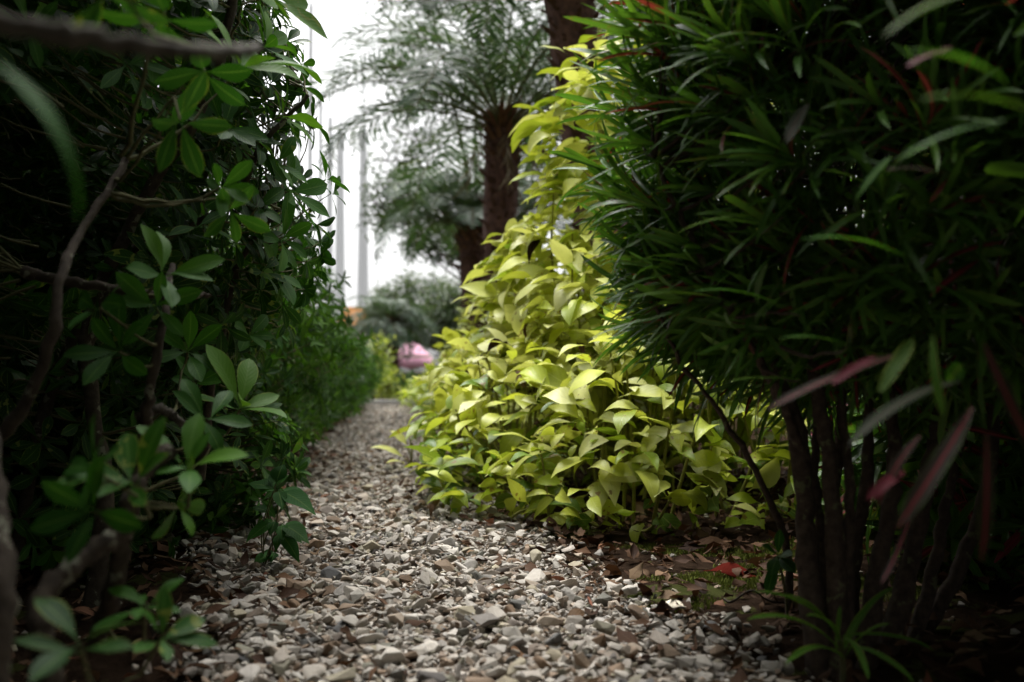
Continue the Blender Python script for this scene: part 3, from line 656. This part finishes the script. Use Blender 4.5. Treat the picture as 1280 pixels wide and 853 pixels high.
# small lime sprout leaning into the path
b = PX(512, 588, 4.1); b[2] = float(hgt(b[0], b[1]))
sp_ = thing("sprout", b, "small pale lime sprout leaning out over the far gravel beside the lime bush", "sprout")
r = np.random.default_rng(604); g = G(); g2 = G()
for (a, q, w) in (((508, 575, 4.1), (470, 553, 4.05), .05), ((510, 560, 4.1), (490, 536, 4.1), .045), ((512, 548, 4.1), (530, 525, 4.1), .055), ((512, 566, 4.1), (540, 555, 4.0), .04), ((508, 582, 4.1), (488, 574, 4.0), .035)):
    A_, B_ = PX(*a), PX(*q); leaves(g, A_[None], (B_ - A_)[None] + (0, 0, .03), np.array([[0, -.4, 1.]]), np.linalg.norm(B_ - A_) * 1.1, w, HEART, .9, r, .2, 9, .04, 0, np.array([[.8, .8, .2]])); g2 = G(); tubes(g2, spline([b, (A_ + b) / 2 + (0.01, 0, 0), A_], 8), .003, 5); g2.build("stem", M_LSTEM, sp_)
g.build("leaves", M_LIME, sp_)

# ------------------------------------------------------------------ right side: narrow-leaved shrubs
def croton_heads(g, P, A, k, Lr, Wr, r, rows=8, red=.12, droop=(.1, 1.0), tilt=(18, 85)):
    """each shoot tip carries k narrow leaves up its last stretch"""
    M = len(P); A = unit(A); ref = unit(r.normal(size=(M, 3))); X = unit(np.cross(A, ref)); Y = np.cross(A, X)
    hue = r.random(M)
    for j in range(k):
        f = j / (k - 1); az = j * 2.39996 + r.uniform(-.3, .3, M); tl = np.radians(tilt[0] + (tilt[1] - tilt[0]) * (1 - f) + r.normal(0, 8, M))
        rad = np.cos(az)[:, None] * X + np.sin(az)[:, None] * Y
        D = np.cos(tl)[:, None] * A + np.sin(tl)[:, None] * rad + np.array([0, 0, .12]); N = np.sin(tl)[:, None] * A - np.cos(tl)[:, None] * rad + np.array([0, 0, .5])
        L = r.uniform(Lr[0], Lr[1], M) * (1 - .35 * f); T = r.random((M, 3))
        T[:, 0] = np.where(r.random(M) < red * (1.6 - f), r.uniform(.86, 1, M), np.clip(.15 + .45 * f + .3 * (hue - .5) + r.normal(0, .12, M), 0, .83))
        leaves(g, P - A * (.07 * (1 - f))[..., None] if np.ndim(f) else P - A * .07 * (1 - f), D, N, L, r.uniform(Wr[0], Wr[1], M), LINE, r.uniform(droop[0], droop[1], M), r, r.uniform(.1, .6, M), rows, .05, r.normal(0, .3, M), T)
SK = []
kr = thing("shrub", (.56, 1.5, 0), "multi-stemmed shrub with narrow dark green and red leaves beside the gravel on the right", "shrub")
KS = [
 [(985, 800, 1.62), (985, 690, 1.65), (950, 600, 1.62), (905, 525, 1.58), (850, 450, 1.55), (820, 380, 1.5)],
 [(1030, 880, 1.36), (1012, 720, 1.42), (1002, 570, 1.46), (975, 480, 1.48), (930, 380, 1.5), (880, 250, 1.5)],
 [(1050, 880, 1.36), (1045, 700, 1.40), (1035, 560, 1.42), (1015, 460, 1.45), (1000, 300, 1.5), (950, 120, 1.5)],
 [(1060, 860, 1.42), (1068, 700, 1.5), (1085, 580, 1.52), (1080, 440, 1.55), (1060, 250, 1.6)],
 [(1075, 870, 1.40), (1100, 700, 1.45), (1118, 580, 1.46), (1110, 450, 1.5), (1120, 250, 1.5)],
 [(1095, 860, 1.45), (1140, 700, 1.5), (1165, 570, 1.5), (1190, 430, 1.5), (1200, 250, 1.5)],
 [(1110, 850, 1.55), (1190, 730, 1.6), (1235, 600, 1.6), (1250, 430, 1.6), (1280, 300, 1.6)],
 [(1020, 800, 1.6), (1040, 640, 1.62), (1050, 500, 1.65), (1030, 350, 1.7)],
 [(1040, 872, 1.45), (1028, 700, 1.5), (1018, 570, 1.52), (1035, 450, 1.55)], [(1125, 862, 1.5), (1165, 720, 1.55), (1190, 600, 1.55), (1225, 450, 1.55)], [(1060, 872, 1.38), (1060, 720, 1.40), (1062, 600, 1.42), (1050, 480, 1.45)],
 [(1005, 570, 1.46), (960, 470, 1.42), (880, 330, 1.4), (820, 200, 1.45)],
 [(1000, 600, 1.46), (985, 500, 1.5), (950, 430, 1.55), (900, 400, 1.6), (850, 350, 1.6)],
]
KR = [(.008, .003), (.021, .007), (.017, .007), (.014, .006), (.018, .006), (.019, .006), (.016, .006), (.014, .006), (.013, .006), (.014, .006), (.013, .006), (.009, .004), (.008, .003)]
for i, (b_, r_) in enumerate(zip(KS, KR)):
    branch(kr, [PX(*q) for q in b_], r_[0] * .95, r_[1] * .8, 700 + i, M_BARKD, "trunk" if i < 11 else "branch", n=36, rough=.07)
sk_k = np.vstack(SK)
rng = np.random.default_rng(71)
P, Nn = shell([(.56, 1.55, .82, .41, .40, .47), (.62, 1.65, 1.2, .40, .45, .42), (.92, 1.40, .85, .40, .40, .47), (.52, 1.62, .62, .33, .33, .24), (.40, 1.62, .56, .22, .22, .13)], 1450, rng, .38, .34, .75, 1.3)
A = unit(Nn + np.array([-.5, -.05, .5]) + rng.normal(0, .32, P.shape))
g = G(); croton_heads(g, P, A, 14, (.11, .18), (.0065, .0115), rng, red=.06, tilt=(8, 58), droop=(.0, 1.1)); g.build("foliage", M_CROT, kr)
g2 = G(); tp = twigs(g2, P - A * .04, sk_k, rng, .0019, .12, K=7); g2.build("twigs", M_BARKD, kr)
# the nearer shrub whose leaves hang blurred at the right edge
SK = []
kn = thing("shrub", (.98, .95, 0), "narrow-leaved shrub with red ribbed hanging leaves filling the right edge", "shrub")
for i in range(6):
    r_ = np.random.default_rng(130 + i); b0 = np.array([1.02 + r_.normal(0, .06), .95 + r_.normal(0, .08), 0.]); e = b0 + np.array([r_.uniform(-.35, .2), r_.uniform(-.3, .3), r_.uniform(.8, 1.1)])
    branch(kn, [b0, (b0 + e) / 2 + r_.normal(0, .05, 3) + (.06, 0, 0), e], .02, .007, 140 + i, M_BARKD, "trunk", n=20)
rng = np.random.default_rng(72); P, Nn = shell([(.98, 1.0, .92, .44, .38, .52), (1.1, .4, .95, .42, .5, .5), (1.15, -.4, .9, .4, .6, .5), (1.35, 1.1, .6, .25, .5, .6)], 900, rng, .35, .36, .78)
A = unit(Nn + np.array([-.1, 0, .3]) + rng.normal(0, .3, P.shape))
g = G(); croton_heads(g, P, A, 12, (.11, .18), (.013, .021), rng, red=.09, droop=(.3, 1.4)); g.build("foliage", M_CROT, kn)
g2 = G(); twigs(g2, P - A * .04, np.vstack(SK), rng, .002, .1, K=5); g2.build("twigs", M_BARKD, kn)
HL = [  # hanging and standing leaves: start, end, width, material, bow, label
 ((1125, 443, .92), (968, 520, .86), .013, M_CROTR, .35, (0, -.5, 1)), ((1095, 446, .90), (1035, 478, .88), .012, M_PINK, .2, (0, -.6, .8)),
 ((1100, 490, .88), (1135, 422, .90), .017, M_CROTG, -.3, (-.5, -.8, .2)),
 ((1165, 420, .88), (1171, 522, .86), .010, M_CROTG, .25, (-.5, -.8, 0)), ((1185, 478, .9), (1200, 455, .9), .018, M_CROTG, .2, (-.3, -1, 0)),
 ((1200, 478, .9), (1045, 552, .82), .015, M_GREY, .5, (0, -.4, 1)), ((1215, 510, .9), (1138, 668, .82), .021, M_CROTR, .35, (-.5, -1, .3)),
 ((1150, 545, .9), (1090, 632, .9), .015, M_CROTR, .6, (-.6, -.6, .4)), ((1130, 590, .9), (1088, 628, .88), .014, M_PINK, .8, (-.5, -.8, .4)),
 ((1140, 640, 1.0), (1094, 728, .98), .010, M_CROTR, -.7, (-.7, -.6, .2)), ((1232, 540, .8), (1240, 705, .78), .014, M_CROTR, .2, (-.3, -1, 0)),
 ((1230, 430, .8), (1290, 590, .78), .013, M_CROTR, .3, (-.3, -1, .2)), ((1130, 320, .95), (1008, 300, .90), .011, M_CROTG, .5, (0, -.2, 1)),
 ((1250, -20, .60), (1098, 46, .60), .014, M_CROTG, .4, (-.2, -.3, 1)), ((1255, 100, .62), (1135, 64, .60), .013, M_CROTG, .5, (-.2, -.3, 1)),
 ((1290, 140, .6), (1145, 125, .6), .010, M_CROTG, .6, (0, -.3, 1)), ((1255, 150, .7), (1120, 205, .72), .009, M_CROTG, .5, (0, -.4, 1)),
 ((1010, 130, 1.15), (975, 178, 1.1), .018, M_GREY, .3, (-.3, -1, .2)), ((1070, 250, 1.0), (1110, 195, 1.0), .012, M_CROTG, .3, (-.8, -.5, 0)),
 ((1180, 218, .9), (1105, 212, .9), .010, M_CROTR, .4, (0, -.4, 1)), ((1040, 150, 1.2), (945, 145, 1.15), .011, M_CROTG, .5, (0, -.2, 1)),
 ((980, 270, 1.25), (840, 290, 1.2), .011, M_CROTG, .4, (0, -.2, 1)), ((1000, 395, 1.2), (870, 365, 1.15), .012, M_CROTG, .6, (0, -.2, 1)),
 ((920, 380, 1.3), (780, 372, 1.25), .010, M_CROTG, .5, (0, -.2, 1)), ((1060, 432, 1.1), (980, 425, 1.05), .012, M_CROTG, .4, (0, -.3, 1)),
 ((1000, 475, 1.25), (905, 475, 1.2), .009, M_CROTG, .2, (0, -.3, 1)), ((930, 115, 1.3), (850, 110, 1.3), .016, M_CROTG, .5, (0, -.2, 1)),
 ((860, 340, 1.4), (745, 378, 1.38), .010, M_CROTG, .5, (0, -.2, 1)), ((870, 390, 1.42), (735, 428, 1.4), .010, M_CROT, .4, (0, -.2, 1)),
 ((850, 300, 1.45), (720, 330, 1.42), .008, M_GREY, .3, (0, -.2, 1)), ((1190, 60, .8), (1135, 85, .8), .012, M_PINK, .3, (0, -.5, 1)),
]
for i, (a, b_, w, mt_, bow, nm) in enumerate(HL):
    one_leaf(kn if a[2] < 1.02 else kr, PX(*a), PX(*b_), w * .82, mt_, bow, nm, LINE, 14, "leaf", 800 + i, side=.15 * (-1) ** i)
for rt_, sk_, cond in ((kr, sk_k, lambda d: d >= 1.02),):
    C = np.array([PX(*h[0]) for h in HL if cond(h[0][2])]); D_ = unit(np.array([PX(*h[1]) for h in HL if cond(h[0][2])]) - C)
    for c1 in C: g2 = G(); twigs(g2, c1[None], sk_, rng, .0016, .1, K=8, maxlen=.2); g2.build("leaf_stalk", M_BARKD, rt_)
# dense shrubs closing the right-hand side
SK = []
kb = thing("shrub", (1.6, 2.2, 0), "dense dark shrub in the shade behind the trunks at the right edge", "shrub")
for i in range(6):
    r_ = np.random.default_rng(150 + i); b0 = np.array([1.6 + r_.normal(0, .2), 2.2 + r_.normal(0, .4), 0.]); branch(kb, [b0, b0 + r_.normal(0, .08, 3) + (0, 0, .5), b0 + r_.normal(0, .2, 3) + (0, 0, 1.1)], .022, .008, 160 + i, M_BARKD, "trunk", n=12)
rng = np.random.default_rng(73); P, Nn = shell([(1.50, 2.5, .7, .5, .5, .75), (1.42, 1.75, .5, .36, .5, .6), (1.08, 2.32, .42, .36, .25, .42), (1.15, 2.0, 1.1, .5, .5, .4), (1.55, 1.5, 1.6, .5, .9, .35), (1.3, .5, 1.55, .5, .7, .35), (1.0, 1.98, .30, .36, .20, .32), (1.6, 1.6, .7, .42, .6, .85), (1.9, .6, .9, .5, .9, 1.0), (1.5, 2.4, .3, .5, .5, .35), (1.75, 3.3, .9, .6, .5, .9)], 3000, rng, .35, .04, .8)  # lobes above the frame are unseen, added to shade the trunks and soil
g = G(); croton_heads(g, P, unit(Nn + (0, 0, .3) + rng.normal(0, .3, P.shape)), 12, (.12, .18), (.016, .024), rng, rows=5); g.build("foliage", M_CROT, kb)

# grassy sprout and sprig at the foot of the right shrub
rng = np.random.default_rng(74); b = PX(1052, 862, 1.28); b[2] = float(hgt(b[0], b[1]))
gs = thing("sprout", b, "spiky narrow-leaved green sprout in front of the trunks at the bottom right", "sprout")
g = G(); c0 = PX(1050, 800, 1.27)
for k, (q, w) in enumerate([((945, 742, 1.22), .0085), ((938, 775, 1.18), .010), ((985, 828, 1.15), .010), ((985, 745, 1.25), .009), ((1115, 738, 1.3), .008), ((1110, 780, 1.22), .008), ((1165, 815, 1.25), .008), ((1140, 850, 1.15), .009),
                            ((1050, 760, 1.3), .005), ((1085, 845, 1.15), .008), ((1010, 770, 1.2), .009), ((1090, 760, 1.35), .008)]):
    A_ = c0 + rng.normal(0, .004, 3) - np.array([0, 0, .012 * (k % 3)]); B_ = PX(*q); D = unit(B_ - A_); N = unit(np.array([0, -.25, 1.]) - D * D[2])
    leaves(g, A_[None], (D + .35 * N)[None], (N - .35 * D)[None], np.linalg.norm(B_ - A_) * 1.06, w * 1.25, LINE, .75, rng, .45, 14, .03, 0, np.array([[.7, .8, .9]]))
g.build("leaves", M_CROTG, gs); g2 = G(); tubes(g2, spline([b, (b + c0) / 2 + (.003, 0, 0), c0], 8), .004, 6); g2.build("stem", M_TWIG, gs)
b = PX(985, 742, 1.6); b[2] = float(hgt(b[0], b[1])); sg = thing("sprout", b, "small sprig of oval green leaves growing beside the left trunk of the right shrub", "sprout")
g = G(); c0 = PX(972, 695, 1.55)
for q, w in (((960, 680, 1.5), .012), ((965, 712, 1.5), .022), ((960, 738, 1.52), .020), ((985, 690, 1.5), .018), ((990, 710, 1.5), .022), ((975, 665, 1.55), .016)):
    B_ = PX(*q); leaves(g, c0[None], (B_ - c0)[None], np.array([[-.2, -1, .6]]), np.linalg.norm(B_ - c0) * 1.1, w, OBOV, .3, rng, .2, 10, .03, 0, np.array([[.55, .8, .2]]))
g.build("leaves", M_SCHEF, sg); g2 = G(); tubes(g2, spline([b, (b + c0) / 2 + (.004, 0, 0), c0], 8), .0022, 6); g2.build("stem", M_TWIG, sg)

# ------------------------------------------------------------------ background palms
def palm(base, top, rt, nf, Lf, seed, label, lowest=-5, rows=4, leafl=.24, hang=0, trunk_r=None):
    r = np.random.default_rng(seed); base = np.array(base, float); top = np.array(top, float); rtn = thing("palm_tree", base, label, "palm tree")
    g = G(); mid_ = (base + top) / 2 + np.array([r.normal(0, .03), 0, 0]); p = spline([base, mid_, top], 22)
    tr = np.linspace(rt * .8, rt, 22); tubes(g, p, tr[None], 12 if False else 8, None, .08, r)
    H = np.linalg.norm(top - base); n = int(H / .028) * 5                 # old leaf bases spiral up the trunk
    s = np.sort(r.random(n)); q = np.stack([np.interp(s, np.linspace(0, 1, 22), p[:, i]) for i in range(3)], -1); az = np.arange(n) * 2.39996 + r.normal(0, .5, n)
    rr = np.interp(s, np.linspace(0, 1, 22), tr); out = np.stack([np.cos(az), np.sin(az), 0 * az], -1)
    leaves(g, q + out * (rr * .8)[:, None], out * .9 + (0, 0, 1.), out, r.uniform(.03, .15, n) * rt / .12, r.uniform(.03, .07, n) * rt / .12, BLADE, r.uniform(-.9, .5, n), r, -.5, 4)
    g.build("trunk", M_PTRUNK, rtn)
    g = G()                                                                # fibrous sheaths under the crown
    n = 60; az = r.uniform(0, 2 * PI, n); out = np.stack([np.cos(az), np.sin(az), 0 * az], -1); q = top + out * rt * .5 + np.stack([0 * az, 0 * az, r.uniform(-.30, .08, n)], -1)
    leaves(g, q, out * .6 + (0, 0, 1.), out, r.uniform(.14, .26, n), .05, LANCE, -.5, r, -.5, 6); g.build("crown_sheath", M_SHEATH, rtn)
    gr, gl = G(), G()
    for i in range(nf):
        f = i / nf; az = i * 2.39996 + r.normal(0, .15); el = R(82 - (82 - lowest) * f ** .8 + r.normal(0, 5)); L = Lf * r.uniform(.85, 1.1); bend = r.uniform(1.6, 2.5) * (1 - .2 * f)
        K = 30; t_ = np.linspace(0, 1, K); e = el - bend * t_ ** 1.5; h = np.array([math.cos(az), math.sin(az), 0])
        tan = np.cos(e)[:, None] * h + np.sin(e)[:, None] * np.array([0, 0, 1.]); sp = top + np.vstack([[0, 0, 0], np.cumsum(tan[:-1] * L / (K - 1), 0)])
        tubes(gr, sp, (.010 * (1 - .8 * t_))[None], 5)
        nl = 38; s = np.linspace(.16, .99, nl); Q = np.stack([np.interp(s, t_, sp[:, c]) for c in range(3)], -1); Tn = unit(np.stack([np.interp(s, t_, tan[:, c]) for c in range(3)], -1))
        sd = np.array([-math.sin(az), math.cos(az), 0]); nn = np.cross(sd, Tn) * -1; nn = np.where(nn[:, 2:3] < 0, -nn, nn)
        ll = leafl * np.sin(np.clip(s * 1.05, 0, 1) * PI) ** .55 * r.uniform(.85, 1.1, nl) + .03
        for sgn in (-1, 1):
            Dl = sgn * sd * .85 + Tn * .65 + nn * r.uniform(.0, .35, nl)[:, None] + r.normal(0, .06, (nl, 3))
            leaves(gl, Q, Dl, nn + sgn * sd * -.4, ll, .019, LANCE, r.uniform(.2, .9, nl), r, .35, rows)
    gr.build("frond_stalks", M_LSTEM if False else M_TWIG, rtn); gl.build("fronds", M_PALM, rtn)
    if hang:
        gh = G()
        for i in range(hang):
            az = r.uniform(0, 2 * PI); L = r.uniform(.3, .6); h = np.array([math.cos(az), math.sin(az), 0]); s = np.linspace(0, 1, 30)[:, None]; q = top + h * (rt + .04) * np.minimum(1, s * 5) + h * .15 * s - np.array([0, 0, 1.]) * L * s
            leaves(gh, q, np.tile([0, 0, -1.], (30, 1)) + r.normal(0, .35, (30, 3)) + h * .2, r.normal(size=(30, 3)), .15, .012, LANCE, .4, r, .3, rows)
        gh.build("dead_fronds", M_PALMD, rtn)
    return rtn
def at(px, py, d): return PX(px, py, d)
def gp(px, d): q = PX(px, 465, d); q[2] = 0; return q
palm(gp(630, 7.0), at(628, 165, 7.0), .125, 36, 1.75, 901, "feathery palm with a reddish brown trunk standing right behind the lime climber", hang=5, leafl=.34, lowest=15)
palm(gp(596, 9.2), at(592, 290, 9.2), .145, 40, 1.15, 902, "shorter palm with a thick dark trunk between the two hedges of the picture's centre", leafl=.26, lowest=22)
palm(gp(775, 5.4), at(706, -60, 5.2), .135, 40, 1.35, 903, "tallest palm whose scaly trunk leaves the top of the picture", lowest=15, leafl=.30)
palm(gp(487, 17), at(487, 408, 17), .20, 34, 1.0, 904, "small far palm with a squat dark trunk beside the pink canopy", leafl=.24, lowest=-10)

def tree(base, ells, n, Ls, mat, seed, label, name="broadleaf_tree", cat="tree", tr=.12, depth=.6, clump=7):
    r = np.random.default_rng(seed); base = np.array(base, float); rt = thing(name, base, label, cat); E = np.array(ells, float)
    gt = G(); tops = []
    zt = min(E[:, 2]); fork = base + np.array([0, 0, max(.3, zt * .6)])
    tubes(gt, spline([base, (base + fork) / 2 + r.normal(0, .05, 3), fork], 12), np.linspace(tr, tr * .7, 12)[None], 8)
    for e in E:
        for k in range(3):
            en = e[:3] + r.normal(0, .3, 3) * e[3:]; p = spline([fork, (fork + en) / 2 + r.normal(0, .15, 3), en], 14); tubes(gt, p, np.linspace(tr * .5, tr * .1, 14)[None], 6); tops.append(p)
    P, Nn = shell(E, n, r, depth, .1, .5, 1.0); SKt = np.vstack(tops)
    gg = G()
    for k in range(clump):
        off = r.normal(0, .9, P.shape) * Ls; D = r.normal(size=P.shape) + Nn * .6 - np.array([0, 0, .25]); T = r.random((len(P), 3))
        leaves(gg, P + off, D, np.array([0, 0, 1.]) + r.normal(0, .5, P.shape), r.uniform(.7, 1.2, n) * Ls, Ls * .45, OVATE, .6, r, .2, 4, 0, 0, T)
    twigs(gt, P, SKt, r, .004, .05, K=4); gt.build("trunk", M_BARKD, rt); gg.build("crown", mat, rt); return rt
tree(gp(600, 15), [tuple(at(560, 60, 15)) + (1.5, 1.0, 1.3), tuple(at(660, 130, 15)) + (1.3, 1.0, 1.5), tuple(at(520, 190, 14)) + (.7, .7, .7), tuple(at(620, 250, 15)) + (1.3, .9, 1.0), tuple(at(700, 20, 15)) + (1.6, 1, 1.2)], 1500, .09, M_TREE, 911,
     "dark airy broad-leaved tree standing behind the palms against the white sky")
tree(gp(640, 13), [tuple(at(500, 255, 13)) + (.62, .5, .42), tuple(at(560, 300, 13)) + (.7, .5, .35)], 520, .07, M_TREE, 912, "low slender tree with small leaves left of the shorter palm", tr=.05)
tree(gp(560, 20), [tuple(at(530, 385, 20)) + (1.1, .8, .75), tuple(at(480, 400, 21)) + (.6, .6, .65), tuple(at(580, 400, 19)) + (.9, .8, .8), tuple(at(650, 400, 19)) + (1.0, .8, .9)], 2000, .10, M_FARB, 913,
     "wide grey green shrub in the distance above the path end", "large_shrub", "shrub")
tree(gp(478, 14.5), [tuple(at(474, 452, 14.5)) + (.11, .25, .38), tuple(at(482, 485, 14)) + (.13, .25, .22)], 200, .08, M_LIMEFAR, 914, "small yellow leaved shrub at the far left end of the path", "small_shrub", "shrub", .02, .5, 5)
tree(gp(512, 16), [tuple(at(512, 486, 16)) + (.32, .3, .24), tuple(at(550, 486, 16)) + (.4, .3, .24), tuple(at(600, 480, 16)) + (.5, .3, .3)], 700, .06, M_HEDGE, 915, "low clipped dark green hedge in front of the pink canopy", "low_hedge", "hedge", .02, .4, 6)
tree(gp(900, 12), [tuple(at(820, 300, 12)) + (1.2, .8, 1.6), tuple(at(950, 250, 11)) + (1.3, .8, 1.8), tuple(at(1150, 250, 11)) + (1.5, .8, 2.0)], 1800, .11, M_TREE, 917, "broad dark tree far behind the shrubs on the right", tr=.12, clump=6)

tree((-.6, -2.6, 0), [(0, -4.2, 1.9, 2.6, 1.0, 1.8), (-1.8, -2.6, 1.6, 1, 1, 1.5), (1.9, -2.4, 1.6, 1, 1, 1.5), (-.3, -1.6, 3.4, 1.6, 1.5, .7), (.9, -.6, 3.1, 1.3, 1.1, .55), (-1.5, -.3, 3.0, 1.2, 1.2, .6), (.2, -.2, 3.5, 1.4, 1.1, .5), (1.9, .2, 2.9, .9, 1.0, .6), (-2.2, .8, 2.8, .9, .9, .6)], 2700, .15, M_TREE, 918, "unseen spreading tree added behind the camera to shade the foreground", tr=.12, clump=6)  # never in view; added so its crown darkens the near foreground
# ------------------------------------------------------------------ pylons, orange awning, pink canopy
def pylon(px, d, ytop, wb, wt, label, mast=0):
    b = gp(px, d); h = at(px, ytop, d)[2]; rt = thing("pylon", b, label, "pylon", "slender pale pylons on the skyline")
    g = G(); p = np.array([b, b + (0, 0, h * .5), b + (0, 0, h * .97), b + (0, 0, h)]); tubes(g, spline(p, 16), (np.linspace(wb, wt, 16) * .40)[None], 8); g.build("shaft", M_PYL, rt)
    if mast: g = G(); tubes(g, np.array([b + (0, 0, h - .02), b + (0, 0, h + mast)]), wt * .22, 6); g.build("mast", M_PYL, rt)
pylon(453, 60, 165, 1.05, .30, "widest tapering pale grey pylon with a thin mast left of the palms", 3.4)
pylon(424, 70, 165, 1.15, .35, "pale pylon just left of the widest one, tip in the open sky", 2.0)
pylon(411, 80, 150, .9, .30, "pale pylon third from the palms, close beside its taller neighbour")
pylon(399, 75, 120, .55, .25, "thin pale pylon in the middle of the row")
pylon(386, 62, 10, .45, .30, "tallest thin pylon reaching nearly to the top of the picture")
pylon(372, 80, 130, .45, .25, "faint thin pylon nearest the left shrub")
rt = thing("kiosk", gp(442, 30), "orange roofed kiosk in the distance between hedge and palms", "kiosk")
o0 = ORIG[rt.name]; g = G(); box(g, o0[0] - .36, o0[0] + .36, 29.7, 30.5, 0, 1.80); g.build("wall", M_WALL, rt, False)
g = G(); x0, x1 = o0[0] - .46, o0[0] + .46
V = [(x0, 29.4, 1.80), (x1, 29.4, 1.80), (x1, 30.8, 1.80), (x0, 30.8, 1.80), (x0 + .25, 29.8, 2.36), (x1 - .25, 29.8, 2.36), (x1 - .25, 30.4, 2.36), (x0 + .25, 30.4, 2.36)]
g.add(V, [[0, 3, 2, 1], [4, 5, 6, 7], [0, 1, 5, 4], [1, 2, 6, 5], [2, 3, 7, 6], [3, 0, 4, 7]]); g.build("roof", M_ORANGE, rt, False)
# pink peaked canopy with cream trim
rt = thing("pink_canopy", gp(514, 22), "pink peaked fabric canopy with cream trim beyond the path end", "canopy")
cx, cyy, _ = ORIG[rt.name]; zr = at(510, 446, 22)[2]; zt = at(506, 414, 22)[2]; zb = at(510, 460, 22)[2]
g = G(); n = 24; an = np.arange(n) * 2 * PI / n; rings = []
for s in np.linspace(0, 1, 8):
    rr = .02 + .42 * s ** 1.5; z = zt + (zr - zt) * s ** .8; rings.append(np.stack([cx + rr * np.cos(an) * (1 + .04 * s * np.cos(4 * an)), cyy + rr * np.sin(an), np.full(n, z) - .01 * s * np.cos(8 * an)], -1))
V = np.vstack(rings); F = [[k * n + i, k * n + (i + 1) % n, (k + 1) * n + (i + 1) % n, (k + 1) * n + i] for k in range(7) for i in range(n)]
g.add(V, F); o = g.build("canopy", M_PINKC, rt); o.modifiers.new("body", 'SOLIDIFY').thickness = .01
def band(z0, z1, rr, mat, name, wav=0):
    g = G(); V = np.vstack([np.stack([cx + rr * np.cos(an) * (1 + .04 * np.cos(4 * an)), cyy + rr * np.sin(an), np.full(n, z) + (wav * np.cos(6 * an) if z == z0 else 0)], -1) for z in (z0, z1)])
    g.add(V, [[i, (i + 1) % n, n + (i + 1) % n, n + i] for i in range(n)]); o = g.build(name, mat, rt); o.modifiers.new("body", 'SOLIDIFY').thickness = .01
band(zr - .03, zr + .01, .445, M_CREAM, "trim"); band(zb, zr - .03, .45, M_PINKC, "valance", .03)
g = G(); tubes(g, np.array([(cx, cyy, 0), (cx, cyy, zt)]), .025, 8); g.build("pole", M_METAL, rt)
